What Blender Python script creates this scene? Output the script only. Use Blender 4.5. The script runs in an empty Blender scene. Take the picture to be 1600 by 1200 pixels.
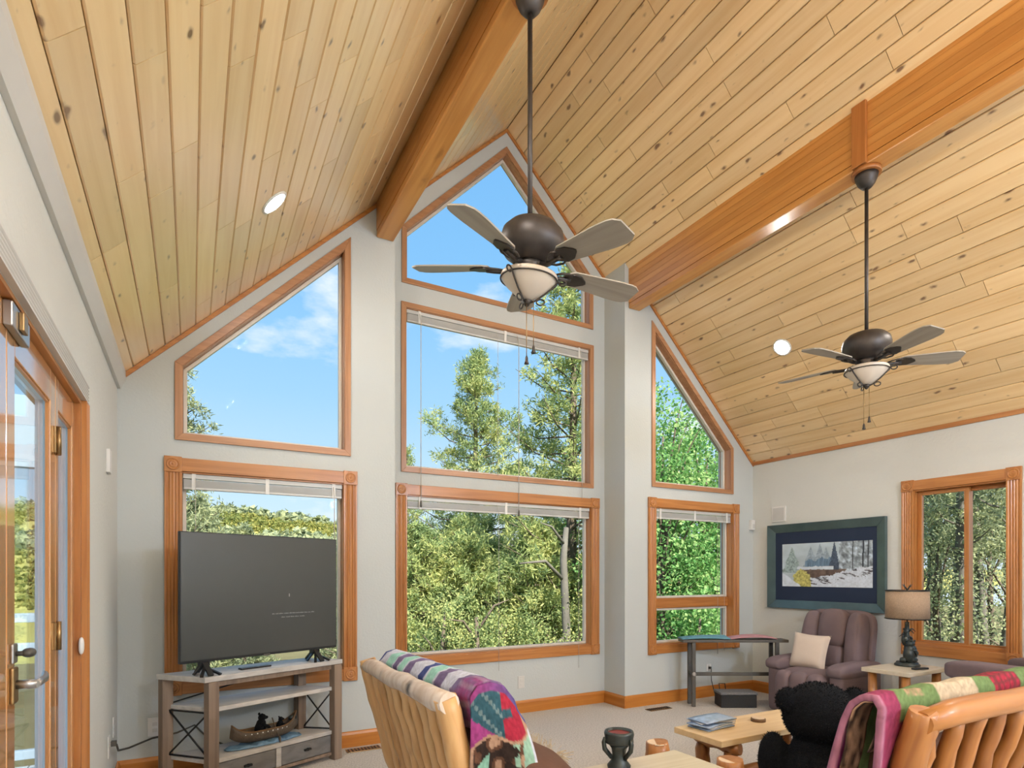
import bpy, bmesh, math, random
import numpy as np
from mathutils import Vector, Matrix

S = bpy.context.scene
COL = S.collection
rad = math.radians

# ------------------------------------------------------------------ camera
CAM_H = 1.30
cam_d = bpy.data.cameras.new('camera')
cam = bpy.data.objects.new('camera', cam_d)
COL.objects.link(cam)
cam.location = (0.0, 0.0, CAM_H)
cam.rotation_euler = (rad(90), 0, rad(-28.8))
cam_d.sensor_width = 36.0
cam_d.lens = 36.0 * 912.0 / 1600.0
cam_d.shift_y = 298.0 / 1600.0
cam_d.clip_start = 0.05
cam_d.clip_end = 900
S.camera = cam

# ------------------------------------------------------------------ view
S.view_settings.view_transform = 'Standard'
S.view_settings.look = 'None'
S.view_settings.exposure = 0.28
S.view_settings.gamma = 1.0
S.view_settings.use_curve_mapping = False
S.cycles.max_bounces = 8
S.cycles.diffuse_bounces = 4
S.cycles.glossy_bounces = 3
S.cycles.transparent_max_bounces = 24
S.cycles.transmission_bounces = 6
S.cycles.sample_clamp_indirect = 6.0
S.cycles.caustics_reflective = False
S.cycles.caustics_refractive = False
S.cycles.use_denoising = True
S.cycles.use_adaptive_sampling = True
S.cycles.adaptive_threshold = 0.06
S.cycles.adaptive_min_samples = 16

# ------------------------------------------------------------------ sky
SKY_STRENGTH = 1.0
world = bpy.data.worlds.new('sky')
S.world = world
world.use_nodes = True
wn, wl = world.node_tree.nodes, world.node_tree.links
wn.clear()
w_out = wn.new('ShaderNodeOutputWorld')
w_bg = wn.new('ShaderNodeBackground')
w_bg.inputs['Strength'].default_value = SKY_STRENGTH
w_tc = wn.new('ShaderNodeTexCoord')
w_sep = wn.new('ShaderNodeSeparateXYZ')
wl.new(w_tc.outputs['Generated'], w_sep.inputs[0])
w_ramp = wn.new('ShaderNodeValToRGB')
e = w_ramp.color_ramp.elements
e[0].position = 0.0; e[0].color = (0.70, 0.80, 0.88, 1)
e[1].position = 0.75; e[1].color = (0.14, 0.40, 0.80, 1)
for p_, c_ in ((0.12, (0.55, 0.74, 0.90, 1)), (0.28, (0.35, 0.61, 0.88, 1)), (0.45, (0.23, 0.51, 0.86, 1))):
    k = e.new(p_); k.color = c_
wl.new(w_sep.outputs[2], w_ramp.inputs[0])
w_map = wn.new('ShaderNodeMapping')
w_map.inputs['Scale'].default_value = (3.4, 3.4, 8.0)
w_map.inputs['Location'].default_value = (0.35, 1.9, 0.5)
wl.new(w_tc.outputs['Generated'], w_map.inputs[0])
w_noise = wn.new('ShaderNodeTexNoise')
w_noise.inputs['Scale'].default_value = 1.25
w_noise.inputs['Detail'].default_value = 6
w_noise.inputs['Roughness'].default_value = 0.55
wl.new(w_map.outputs[0], w_noise.inputs['Vector'])
w_cr = wn.new('ShaderNodeValToRGB')
w_cr.color_ramp.elements[0].position = 0.57
w_cr.color_ramp.elements[1].position = 0.70
wl.new(w_noise.outputs['Fac'], w_cr.inputs[0])
w_mul = wn.new('ShaderNodeMath'); w_mul.operation = 'MULTIPLY'
w_mul.inputs[1].default_value = 0.8
wl.new(w_cr.outputs['Color'], w_mul.inputs[0])
w_mix = wn.new('ShaderNodeMixRGB')
w_mix.inputs[2].default_value = (0.93, 0.93, 0.95, 1)
wl.new(w_mul.outputs[0], w_mix.inputs[0])
wl.new(w_ramp.outputs[0], w_mix.inputs[1])
wl.new(w_mix.outputs[0], w_bg.inputs['Color'])
wl.new(w_bg.outputs[0], w_out.inputs['Surface'])

# ------------------------------------------------------------------ sun (behind the house, high)
sun_d = bpy.data.lights.new('sun', 'SUN')
sun_d.energy = 10.5
sun_d.angle = rad(0.6)
sun_d.color = (1.0, 0.93, 0.80)
sun = bpy.data.objects.new('sun', sun_d)
COL.objects.link(sun)
sun.rotation_euler = Vector((0.0, 0.72, -0.69)).to_track_quat('-Z', 'Y').to_euler()
sun.location = (0, -20, 25)
CAN_POWER = 360.0
FILL_POWER = 100.0

# ================================================================== materials
def new_mat(name):
    m = bpy.data.materials.new(name)
    m.use_nodes = True
    return m, m.node_tree.nodes, m.node_tree.links, m.node_tree.nodes['Principled BSDF']

def plain(name, col, rough=0.6, metal=0.0, spec=0.5, var=0.12, scale=12.0, bump=0.0, bscale=80.0, emit=None, estr=0.0, coat=0.0):
    m, n, l, b = new_mat(name)
    b.inputs['Roughness'].default_value = rough
    b.inputs['Metallic'].default_value = metal
    b.inputs['Specular IOR Level'].default_value = spec
    b.inputs['Coat Weight'].default_value = coat
    tc = n.new('ShaderNodeTexCoord')
    if var > 0:
        nz = n.new('ShaderNodeTexNoise'); nz.inputs['Scale'].default_value = scale; nz.inputs['Detail'].default_value = 4
        l.new(tc.outputs['Object'], nz.inputs['Vector'])
        mx = n.new('ShaderNodeMixRGB')
        mx.inputs[1].default_value = tuple(c * (1 - var) for c in col) + (1,)
        mx.inputs[2].default_value = tuple(min(1, c * (1 + var)) for c in col) + (1,)
        l.new(nz.outputs['Fac'], mx.inputs[0]); l.new(mx.outputs[0], b.inputs['Base Color'])
    else:
        b.inputs['Base Color'].default_value = tuple(col) + (1,)
    if bump > 0:
        nb = n.new('ShaderNodeTexNoise'); nb.inputs['Scale'].default_value = bscale; nb.inputs['Detail'].default_value = 5
        l.new(tc.outputs['Object'], nb.inputs['Vector'])
        bp = n.new('ShaderNodeBump'); bp.inputs['Strength'].default_value = bump; bp.inputs['Distance'].default_value = 0.01
        l.new(nb.outputs['Fac'], bp.inputs['Height']); l.new(bp.outputs[0], b.inputs['Normal'])
    if emit:
        b.inputs['Emission Color'].default_value = tuple(emit) + (1,)
        b.inputs['Emission Strength'].default_value = estr
    return m

def wood(name, light, dark, axis=1, rough=0.35, knots=0.0, rnd=0.25, grain=1.0, coat=0.0, knotcol=(0.15, 0.055, 0.015), spec=0.5, kscale=(9, 2.6)):
    """axis = direction of the grain in object space"""
    m, n, l, b = new_mat(name)
    b.inputs['Roughness'].default_value = rough
    b.inputs['Coat Weight'].default_value = coat
    b.inputs['Coat Roughness'].default_value = 0.2
    b.inputs['Specular IOR Level'].default_value = spec
    tc = n.new('ShaderNodeTexCoord'); oi = n.new('ShaderNodeObjectInfo')
    sc = n.new('ShaderNodeVectorMath'); sc.operation = 'SCALE'
    cb = n.new('ShaderNodeCombineXYZ')
    for i in range(3):
        l.new(oi.outputs['Random'], cb.inputs[i])
    l.new(cb.outputs[0], sc.inputs[0]); sc.inputs['Scale'].default_value = 53.0
    ad = n.new('ShaderNodeVectorMath'); ad.operation = 'ADD'
    l.new(tc.outputs['Object'], ad.inputs[0]); l.new(sc.outputs[0], ad.inputs[1])
    mp = n.new('ShaderNodeMapping')
    s = [22.0 * grain] * 3; s[axis] = 1.1 * grain
    mp.inputs['Scale'].default_value = s
    l.new(ad.outputs[0], mp.inputs[0])
    nz = n.new('ShaderNodeTexNoise'); nz.inputs['Scale'].default_value = 1.0; nz.inputs['Detail'].default_value = 5; nz.inputs['Distortion'].default_value = 0.6
    l.new(mp.outputs[0], nz.inputs['Vector'])
    rp = n.new('ShaderNodeValToRGB')
    rp.color_ramp.elements[0].position = 0.30; rp.color_ramp.elements[0].color = tuple(dark) + (1,)
    rp.color_ramp.elements[1].position = 0.62; rp.color_ramp.elements[1].color = tuple(light) + (1,)
    l.new(nz.outputs['Fac'], rp.inputs[0])
    hs = n.new('ShaderNodeHueSaturation')
    mr = n.new('ShaderNodeMapRange')
    mr.inputs['To Min'].default_value = 1 - rnd; mr.inputs['To Max'].default_value = 1 + rnd * 0.6
    l.new(oi.outputs['Random'], mr.inputs['Value']); l.new(mr.outputs[0], hs.inputs['Value'])
    l.new(rp.outputs[0], hs.inputs['Color'])
    col = hs.outputs[0]
    if knots > 0:
        mk = n.new('ShaderNodeMapping'); ks = [kscale[0]] * 3; ks[axis] = kscale[1]
        mk.inputs['Scale'].default_value = ks
        wob = n.new('ShaderNodeTexNoise'); wob.inputs['Scale'].default_value = 14; wob.inputs['Detail'].default_value = 2
        l.new(ad.outputs[0], wob.inputs['Vector'])
        wv = n.new('ShaderNodeVectorMath'); wv.operation = 'SCALE'; wv.inputs['Scale'].default_value = 0.035
        l.new(wob.outputs['Color'], wv.inputs[0])
        ad2 = n.new('ShaderNodeVectorMath'); ad2.operation = 'ADD'
        l.new(ad.outputs[0], ad2.inputs[0]); l.new(wv.outputs[0], ad2.inputs[1])
        l.new(ad2.outputs[0], mk.inputs[0])
        vo = n.new('ShaderNodeTexVoronoi'); vo.inputs['Scale'].default_value = 1.0
        l.new(mk.outputs[0], vo.inputs['Vector'])
        sep = n.new('ShaderNodeSeparateColor'); l.new(vo.outputs['Color'], sep.inputs[0])
        thr = n.new('ShaderNodeMapRange')              # knot radius per cell; most cells have none
        thr.inputs['From Min'].default_value = 0.55; thr.inputs['From Max'].default_value = 1.0
        thr.inputs['To Min'].default_value = 0.0; thr.inputs['To Max'].default_value = 0.27
        l.new(sep.outputs[0], thr.inputs['Value'])
        dv = n.new('ShaderNodeMath'); dv.operation = 'SUBTRACT'
        l.new(thr.outputs[0], dv.inputs[0]); l.new(vo.outputs['Distance'], dv.inputs[1])
        rg = n.new('ShaderNodeMapRange'); rg.inputs['From Min'].default_value = -0.10; rg.inputs['From Max'].default_value = 0.10
        rg.inputs['To Max'].default_value = knots
        l.new(dv.outputs[0], rg.inputs['Value'])
        pw = n.new('ShaderNodeMath'); pw.operation = 'POWER'; pw.inputs[1].default_value = 1.7
        l.new(rg.outputs[0], pw.inputs[0])
        mx = n.new('ShaderNodeMixRGB'); mx.inputs[2].default_value = tuple(knotcol) + (1,)
        l.new(pw.outputs[0], mx.inputs[0]); l.new(col, mx.inputs[1])
        col = mx.outputs[0]
    l.new(col, b.inputs['Base Color'])
    bp = n.new('ShaderNodeBump'); bp.inputs['Strength'].default_value = 0.08; bp.inputs['Distance'].default_value = 0.004
    l.new(nz.outputs['Fac'], bp.inputs['Height']); l.new(bp.outputs[0], b.inputs['Normal'])
    return m

def glass(name, tint=(1, 1, 1), refl=1.0):
    m = bpy.data.materials.new(name); m.use_nodes = True
    n, l = m.node_tree.nodes, m.node_tree.links
    n.clear()
    o = n.new('ShaderNodeOutputMaterial'); t = n.new('ShaderNodeBsdfTransparent'); g = n.new('ShaderNodeBsdfGlossy')
    t.inputs['Color'].default_value = tuple(tint) + (1,)
    g.inputs['Roughness'].default_value = 0.02
    lw = n.new('ShaderNodeLayerWeight'); lw.inputs['Blend'].default_value = 0.5
    pw = n.new('ShaderNodeMath'); pw.operation = 'POWER'; pw.inputs[1].default_value = 5.0
    l.new(lw.outputs['Facing'], pw.inputs[0])
    ml = n.new('ShaderNodeMath'); ml.operation = 'MULTIPLY_ADD'; ml.inputs[1].default_value = 0.6 * refl; ml.inputs[2].default_value = 0.0012 * refl
    ml.use_clamp = True
    l.new(pw.outputs[0], ml.inputs[0])
    mx = n.new('ShaderNodeMixShader')
    l.new(ml.outputs[0], mx.inputs[0]); l.new(t.outputs[0], mx.inputs[1]); l.new(g.outputs[0], mx.inputs[2])
    l.new(mx.outputs[0], o.inputs['Surface'])
    return m

def leafmat(name, c1, c2, c3, scale=1.6):
    m, n, l, b = new_mat(name)
    b.inputs['Roughness'].default_value = 0.6
    b.inputs['Specular IOR Level'].default_value = 0.25
    g = n.new('ShaderNodeNewGeometry')
    nz = n.new('ShaderNodeTexNoise'); nz.inputs['Scale'].default_value = scale; nz.inputs['Detail'].default_value = 3
    l.new(g.outputs['Position'], nz.inputs['Vector'])
    mth = n.new('ShaderNodeMath'); mth.operation = 'MULTIPLY_ADD'; mth.inputs[1].default_value = 0.35
    l.new(g.outputs['Random Per Island'], mth.inputs[0])
    sub = n.new('ShaderNodeMath'); sub.operation = 'SUBTRACT'; sub.inputs[1].default_value = 0.17
    l.new(nz.outputs['Fac'], sub.inputs[0]); l.new(sub.outputs[0], mth.inputs[2])
    rp = n.new('ShaderNodeValToRGB')
    rp.color_ramp.elements[0].position = 0.30; rp.color_ramp.elements[0].color = tuple(c1) + (1,)
    rp.color_ramp.elements[1].position = 0.72; rp.color_ramp.elements[1].color = tuple(c3) + (1,)
    k = rp.color_ramp.elements.new(0.5); k.color = tuple(c2) + (1,)
    l.new(mth.outputs[0], rp.inputs[0]); l.new(rp.outputs[0], b.inputs['Base Color'])
    tr = n.new('ShaderNodeBsdfTranslucent'); l.new(rp.outputs[0], tr.inputs['Color'])
    mx = n.new('ShaderNodeMixShader'); mx.inputs[0].default_value = 0.45
    l.new(b.outputs[0], mx.inputs[1]); l.new(tr.outputs[0], mx.inputs[2])
    l.new(mx.outputs[0], n['Material Output'].inputs['Surface'])
    return m

def attrmat(name, rough=0.85, bump=0.25, bscale=220, spec=0.2, stitch=False):
    m, n, l, b = new_mat(name)
    b.inputs['Roughness'].default_value = rough
    b.inputs['Specular IOR Level'].default_value = spec
    a = n.new('ShaderNodeAttribute'); a.attribute_name = 'print'
    l.new(a.outputs['Color'], b.inputs['Base Color'])
    if bump:
        tc = n.new('ShaderNodeTexCoord')
        nb = n.new('ShaderNodeTexNoise'); nb.inputs['Scale'].default_value = bscale
        l.new(tc.outputs['Object'], nb.inputs['Vector'])
        bp = n.new('ShaderNodeBump'); bp.inputs['Strength'].default_value = bump; bp.inputs['Distance'].default_value = 0.004
        l.new(nb.outputs['Fac'], bp.inputs['Height']); l.new(bp.outputs[0], b.inputs['Normal'])
    return m

M = {}
M['plank'] = wood('pine_plank', (0.83, 0.61, 0.33), (0.745, 0.50, 0.23), axis=1, rough=0.33, knots=0.95, rnd=0.13, coat=0.6, kscale=(19, 8.5))
_pb = M['plank'].node_tree.nodes['Principled BSDF']
_pb.inputs['Coat Weight'].default_value = 1.0; _pb.inputs['Coat IOR'].default_value = 1.7; _pb.inputs['Coat Roughness'].default_value = 0.30
M['deck'] = wood('pine_ceiling_back', (0.42, 0.25, 0.10), (0.30, 0.16, 0.06), axis=1, rough=0.5)
M['beam'] = wood('fir_beam', (0.62, 0.30, 0.085), (0.48, 0.20, 0.045), axis=1, rough=0.32, knots=0.6, rnd=0.10, coat=0.2, kscale=(12, 3))
M['beamz'] = wood('fir_post', (0.48, 0.19, 0.05), (0.38, 0.13, 0.03), axis=2, rough=0.4)
TRL, TRD = (0.50, 0.21, 0.058), (0.36, 0.13, 0.030)
ULT, UDT = (0.46, 0.235, 0.115), (0.34, 0.155, 0.070)  # upper window trim: washed-out backlit look put into the wood colour
M['trimx'] = wood('oak_trim_x', TRL, TRD, axis=0, rough=0.35, rnd=0.06, coat=0.2, grain=1.6)
M['trimy'] = wood('oak_trim_y', TRL, TRD, axis=1, rough=0.35, rnd=0.06, coat=0.2, grain=1.6)
M['trimz'] = wood('oak_trim_z', TRL, TRD, axis=2, rough=0.35, rnd=0.06, coat=0.2, grain=1.6)
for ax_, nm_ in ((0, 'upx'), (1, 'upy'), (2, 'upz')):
    M[nm_] = wood('backlit_trim_' + 'xyz'[ax_], ULT, UDT, axis=ax_, rough=0.35, rnd=0.06, coat=0.2, grain=1.6)
M['baseb'] = wood('oak_baseboard', (0.52, 0.20, 0.035), (0.42, 0.14, 0.022), axis=0, rough=0.35, rnd=0.05)
M['basey'] = wood('oak_baseboard_y', (0.52, 0.20, 0.035), (0.42, 0.14, 0.022), axis=1, rough=0.35, rnd=0.05)
M['doorw'] = wood('door_wood', (0.58, 0.29, 0.10), (0.46, 0.20, 0.06), axis=2, rough=0.18, rnd=0.05, coat=1.0)
M['doorw'].node_tree.nodes['Principled BSDF'].inputs['Coat Roughness'].default_value = 0.06
M['doorw'].node_tree.nodes['Principled BSDF'].inputs['Coat IOR'].default_value = 1.8
M['wall'] = plain('painted_wall', (0.515, 0.55, 0.545), rough=0.85, var=0.03, scale=3, bump=0.15, bscale=60)
M['wallw'] = plain('textured_white_wall', (0.63, 0.645, 0.615), rough=0.85, var=0.03, scale=3, bump=0.30, bscale=45)
M['white'] = plain('white_plastic', (0.72, 0.72, 0.70), rough=0.4, var=0.02)
M['crown'] = plain('grey_white_paint', (0.60, 0.59, 0.56), rough=0.5, var=0.03)
M['vinyl'] = plain('pale_sash', (0.66, 0.62, 0.55), rough=0.45, var=0.04)
M['blind'] = plain('blind_slats', (0.55, 0.56, 0.55), rough=0.35, var=0.05)
M['cord'] = plain('blind_cord', (0.50, 0.47, 0.42), rough=0.7, var=0.05)
M['carpet'] = plain('carpet', (0.58, 0.545, 0.50), rough=0.95, var=0.55, scale=85, bump=0.9, bscale=160, spec=0.1)
M['glass'] = glass('window_glass', (0.97, 0.985, 0.98))
M['dglass'] = glass('door_glass', (0.90, 0.95, 0.98), refl=1.3)
M['bronze'] = plain('bronze', (0.060, 0.052, 0.048), rough=0.45, metal=0.6, var=0.35, scale=30)
M['brass'] = plain('antique_brass', (0.34, 0.22, 0.10), rough=0.35, metal=0.9, var=0.25, scale=30)
M['steel'] = plain('satin_nickel', (0.42, 0.42, 0.42), rough=0.3, metal=0.9, var=0.1)
M['blade'] = wood('weathered_blade', (0.36, 0.33, 0.285), (0.27, 0.245, 0.205), axis=0, rough=0.5, rnd=0.05)
M['bowl'] = plain('alabaster_bowl', (0.62, 0.55, 0.47), rough=0.35, var=0.15, scale=9)
M['lampon'] = plain('lit_lens', (0.9, 0.9, 0.85), var=0, emit=(1.0, 0.95, 0.88), estr=CAN_POWER)
M['globe'] = plain('warm_fill_globe', (0.9, 0.9, 0.85), var=0, emit=(1.0, 0.80, 0.52), estr=FILL_POWER * 0.85)
M['globecool'] = plain('cool_fill_globe', (0.9, 0.9, 0.9), var=0, emit=(0.78, 0.94, 1.20), estr=FILL_POWER * 1.75)
M['black'] = plain('black_plastic', (0.012, 0.013, 0.014), rough=0.35, var=0.1)
M['screen'] = plain('tv_screen', (0.055, 0.060, 0.058), rough=0.28, var=0.05, spec=0.6)
M['screentext'] = plain('screen_text', (0.16, 0.16, 0.16), rough=0.5, var=0, emit=(0.5, 0.5, 0.5), estr=0.22)
M['greywood'] = wood('weathered_grey_wood', (0.27, 0.195, 0.14), (0.16, 0.112, 0.078), axis=2, rough=0.7, rnd=0.15)
M['greytop'] = wood('whitewashed_top', (0.56, 0.54, 0.51), (0.42, 0.40, 0.37), axis=0, rough=0.55, rnd=0.05)
M['drawer'] = wood('grey_drawer', (0.19, 0.185, 0.18), (0.13, 0.125, 0.12), axis=0, rough=0.6, rnd=0.05)
M['iron'] = plain('black_iron', (0.02, 0.02, 0.02), rough=0.5, metal=0.5, var=0.2)
M['log'] = wood('peeled_log', (0.72, 0.44, 0.19), (0.56, 0.29, 0.10), axis=2, rough=0.42, knots=0.85, rnd=0.12, coat=0.15, kscale=(8, 3))
M['logx'] = wood('peeled_log_x', (0.70, 0.37, 0.12), (0.54, 0.25, 0.07), axis=0, rough=0.42, knots=0.85, rnd=0.12, coat=0.15, kscale=(8, 3))
M['logz2'] = wood('peeled_log_amber', (0.42, 0.175, 0.044), (0.27, 0.095, 0.022), axis=2, rough=0.42, knots=0.7, rnd=0.12, coat=0.15, kscale=(8, 3))
M['logpale'] = wood('pale_log', (0.70, 0.60, 0.50), (0.52, 0.38, 0.26), axis=1, rough=0.42, knots=0.95, rnd=0.05, coat=0.2, kscale=(8, 3), knotcol=(0.03, 0.02, 0.015))
M['logend'] = plain('cut_log_end', (0.66, 0.50, 0.34), rough=0.6, var=0.2, scale=40)
M['pinetop'] = wood('pine_table_top', (0.72, 0.53, 0.30), (0.62, 0.42, 0.21), axis=0, rough=0.4, rnd=0.05)
M['paletop'] = wood('pale_table_top', (0.62, 0.55, 0.43), (0.54, 0.46, 0.33), axis=0, rough=0.3, rnd=0.05)
M['mauve'] = plain('mauve_microfibre', (0.170, 0.122, 0.130), rough=0.75, var=0.25, scale=5, bump=0.2, bscale=120)
M['cream'] = plain('cream_pillow', (0.62, 0.52, 0.43), rough=0.8, var=0.12, scale=6, bump=0.2, bscale=150)
M['brownsuede'] = plain('brown_suede', (0.105, 0.045, 0.024), rough=0.8, var=0.25, scale=14, bump=0.25, bscale=150)
M['bluegrey'] = plain('blue_grey_cloth', (0.33, 0.38, 0.52), rough=0.8, var=0.12, scale=16)
M['fringe'] = plain('raffia_fringe', (0.46, 0.37, 0.25), rough=0.8, var=0.35, scale=60)
M['bearfur'] = plain('black_fur', (0.009, 0.010, 0.0125), rough=0.9, var=0.4, scale=60, bump=1.0, bscale=220, spec=0.15)
M['teal'] = plain('aged_teal_frame', (0.085, 0.135, 0.140), rough=0.32, metal=0.35, var=0.3, scale=7)
M['tealpad'] = plain('teal_cloth', (0.12, 0.30, 0.38), rough=0.8, var=0.15, scale=14, bump=0.2)
M['pinkpad'] = plain('pink_cloth', (0.42, 0.22, 0.24), rough=0.8, var=0.2, scale=14, bump=0.2)
M['greypad'] = plain('grey_cloth', (0.36, 0.33, 0.31), rough=0.8, var=0.15, scale=14, bump=0.2)
M['navy'] = plain('navy_mat', (0.010, 0.022, 0.055), rough=0.7, var=0.06)
M['print'] = attrmat('flat_print', rough=0.6, bump=0, spec=0.4)
M['quilt'] = attrmat('quilted_print', rough=0.9, bump=0.35, bscale=90)
M['burlap'] = plain('burlap_shade', (0.40, 0.28, 0.185), rough=0.9, var=0.35, scale=120, bump=0.4, bscale=260)
M['verdigris'] = plain('bear_bronze', (0.040, 0.048, 0.045), rough=0.4, metal=0.4, var=0.6, scale=45)
M['gunmetal'] = plain('gunmetal', (0.105, 0.098, 0.085), rough=0.5, metal=0.5, var=0.2, scale=25)
M['wicker'] = plain('black_wicker', (0.018, 0.018, 0.018), rough=0.6, var=0.4, scale=90, bump=0.8, bscale=150)
M['wickertop'] = plain('grey_lid', (0.16, 0.16, 0.165), rough=0.6, var=0.5, scale=90, bump=0.8, bscale=150)
M['canoe'] = plain('birch_canoe', (0.095, 0.070, 0.048), rough=0.6, var=0.5, scale=30, bump=0.4)
M['water'] = plain('painted_water', (0.13, 0.24, 0.36), rough=0.4, var=0.5, scale=40, bump=0.5, bscale=60)
M['redwax'] = plain('red_candle', (0.20, 0.04, 0.035), rough=0.5, var=0.1)
M['paper1'] = plain('magazine_blue', (0.28, 0.38, 0.55), rough=0.4, var=0.6, scale=35)
M['paper2'] = plain('magazine_pale', (0.52, 0.55, 0.60), rough=0.4, var=0.45, scale=35)
M['barkring'] = plain('bark', (0.16, 0.09, 0.04), rough=0.8, var=0.3, scale=40)
M['bark'] = plain('tree_bark', (0.13, 0.10, 0.075), rough=0.9, var=0.45, scale=5, bump=0.6, bscale=14)
M['barkgrey'] = plain('grey_bark', (0.135, 0.122, 0.105), rough=0.9, var=0.5, scale=4, bump=0.6, bscale=14)
M['pine'] = leafmat('pine_needles', (0.19, 0.27, 0.12), (0.36, 0.43, 0.17), (0.60, 0.60, 0.24))
M['pinedark'] = leafmat('olive_needles', (0.20, 0.25, 0.16), (0.34, 0.38, 0.22), (0.50, 0.52, 0.28))
M['leafy'] = leafmat('broad_leaves', (0.10, 0.26, 0.075), (0.20, 0.41, 0.13), (0.45, 0.60, 0.25), scale=1.2)
M['hillgrass'] = plain('hill_grass', (0.34, 0.31, 0.10), rough=0.95, var=0.35, scale=0.08, spec=0.1)
M['hillbush'] = leafmat('hill_shrubs', (0.13, 0.17, 0.05), (0.25, 0.27, 0.075), (0.38, 0.35, 0.10), scale=0.05)
M['soil'] = plain('forest_floor', (0.16, 0.14, 0.07), rough=0.95, var=0.4, scale=0.5, spec=0.1)
M['cladding'] = plain('pale_cladding', (0.58, 0.65, 0.72), rough=0.45, var=0.04)
M['bluepaint'] = plain('blue_grey_siding', (0.34, 0.42, 0.50), rough=0.6, var=0.05)
M['deckwood'] = plain('pale_deck', (0.48, 0.52, 0.54), rough=0.6, var=0.1, scale=4)

# ================================================================== mesh helpers
class MB:
    def __init__(self):
        self.v, self.f, self.sm = [], [], []
    def add(self, vs, fs, smooth=False):
        o = len(self.v)
        self.v += [tuple(p) for p in vs]
        self.f += [tuple(i + o for i in q) for q in fs]
        self.sm += [smooth] * len(fs)
        return self
    def box(self, x0, x1, y0, y1, z0, z1, M_=None):
        vs = [(x0, y0, z0), (x1, y0, z0), (x1, y1, z0), (x0, y1, z0), (x0, y0, z1), (x1, y0, z1), (x1, y1, z1), (x0, y1, z1)]
        if M_ is not None:
            vs = [M_ @ Vector(p) for p in vs]
        return self.add(vs, [(0, 3, 2, 1), (4, 5, 6, 7), (0, 1, 5, 4), (1, 2, 6, 5), (2, 3, 7, 6), (3, 0, 4, 7)])
    def bar(self, a, b, w, h, up=(0, 0, 1)):
        """rectangular bar from a to b, w wide, h high"""
        a, b = Vector(a), Vector(b); d = (b - a).normalized(); u = Vector(up)
        s = d.cross(u)
        if s.length < 1e-5:
            s = d.cross(Vector((0, 1, 0)))
        s.normalize(); u = s.cross(d)
        q = []
        for p in (a, b):
            for i, j in ((-1, -1), (1, -1), (1, 1), (-1, 1)):
                q.append(p + s * (w / 2 * i) + u * (h / 2 * j))
        return self.add(q, [(0, 3, 2, 1), (4, 5, 6, 7), (0, 1, 5, 4), (1, 2, 6, 5), (2, 3, 7, 6), (3, 0, 4, 7)])
    def tube(self, pts, r, n=10, cap=True, smooth=True):
        pts = [Vector(p) for p in pts]
        rs = r if isinstance(r, (list, tuple)) else [r] * len(pts)
        o = len(self.v); vs = []; fs = []
        prev = None
        for i, p in enumerate(pts):
            d = (pts[min(i + 1, len(pts) - 1)] - pts[max(i - 1, 0)]).normalized()
            if prev is None:
                ref = Vector((0, 0, 1)) if abs(d.z) < 0.9 else Vector((1, 0, 0))
                s = d.cross(ref).normalized()
            else:
                s = (prev - d * prev.dot(d)).normalized()
            prev = s; u = d.cross(s)
            for k in range(n):
                a = 2 * math.pi * k / n
                vs.append(p + (s * math.cos(a) + u * math.sin(a)) * rs[i])
        for i in range(len(pts) - 1):
            for k in range(n):
                k2 = (k + 1) % n
                fs.append((i * n + k, i * n + k2, (i + 1) * n + k2, (i + 1) * n + k))
        self.add(vs, fs, smooth)
        if cap:
            self.f.append(tuple(o + k for k in reversed(range(n)))); self.sm.append(False)
            b = o + (len(pts) - 1) * n
            self.f.append(tuple(b + k for k in range(n))); self.sm.append(False)
        return self
    def lathe(self, prof, n=24, c=(0, 0, 0), M_=None, smooth=True):
        """prof: (radius, z) list, spun about z"""
        vs, fs = [], []
        for r, z in prof:
            for k in range(n):
                a = 2 * math.pi * k / n
                p = Vector((r * math.cos(a), r * math.sin(a), z))
                p = (M_ @ p) if M_ is not None else p + Vector(c)
                vs.append(p)
        for i in range(len(prof) - 1):
            for k in range(n):
                k2 = (k + 1) % n
                fs.append((i * n + k, i * n + k2, (i + 1) * n + k2, (i + 1) * n + k))
        o = len(self.v)
        self.add(vs, fs, smooth)
        if prof[0][0] > 1e-4:
            self.f.append(tuple(o + k for k in reversed(range(n)))); self.sm.append(False)
        if prof[-1][0] > 1e-4:
            b = o + (len(prof) - 1) * n
            self.f.append(tuple(b + k for k in range(n))); self.sm.append(False)
        return self
    def puff(self, c, s, e1=0.45, e2=0.45, R=None, nu=18, nv=26):
        """superellipsoid: centre, half sizes, squareness (1 = ellipsoid, small = box)"""
        def sp(x, e_):
            return math.copysign(abs(x) ** e_, x)
        vs, fs = [], []
        for i in range(nu + 1):
            a = -math.pi / 2 + math.pi * i / nu
            for j in range(nv):
                b = 2 * math.pi * j / nv
                p = Vector((s[0] * sp(math.cos(a), e1) * sp(math.cos(b), e2), s[1] * sp(math.cos(a), e1) * sp(math.sin(b), e2), s[2] * sp(math.sin(a), e1)))
                if R is not None:
                    p = R @ p
                vs.append(p + Vector(c))
        for i in range(nu):
            for j in range(nv):
                j2 = (j + 1) % nv
                fs.append((i * nv + j, i * nv + j2, (i + 1) * nv + j2, (i + 1) * nv + j))
        return self.add(vs, fs, True)
    def prism(self, poly, axis, a0, a1):
        """poly: 2-D points; axis 'x','y','z' = extrusion direction between a0 and a1"""
        def P(u, w, t):
            return {'x': (t, u, w), 'y': (u, t, w), 'z': (u, w, t)}[axis]
        n = len(poly)
        vs = [P(u, w, a0) for u, w in poly] + [P(u, w, a1) for u, w in poly]
        fs = [tuple(range(n)), tuple(reversed(range(n, 2 * n)))]
        fs += [(i, i + n, (i + 1) % n + n, (i + 1) % n) for i in range(n)]
        return self.add(vs, fs)
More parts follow.
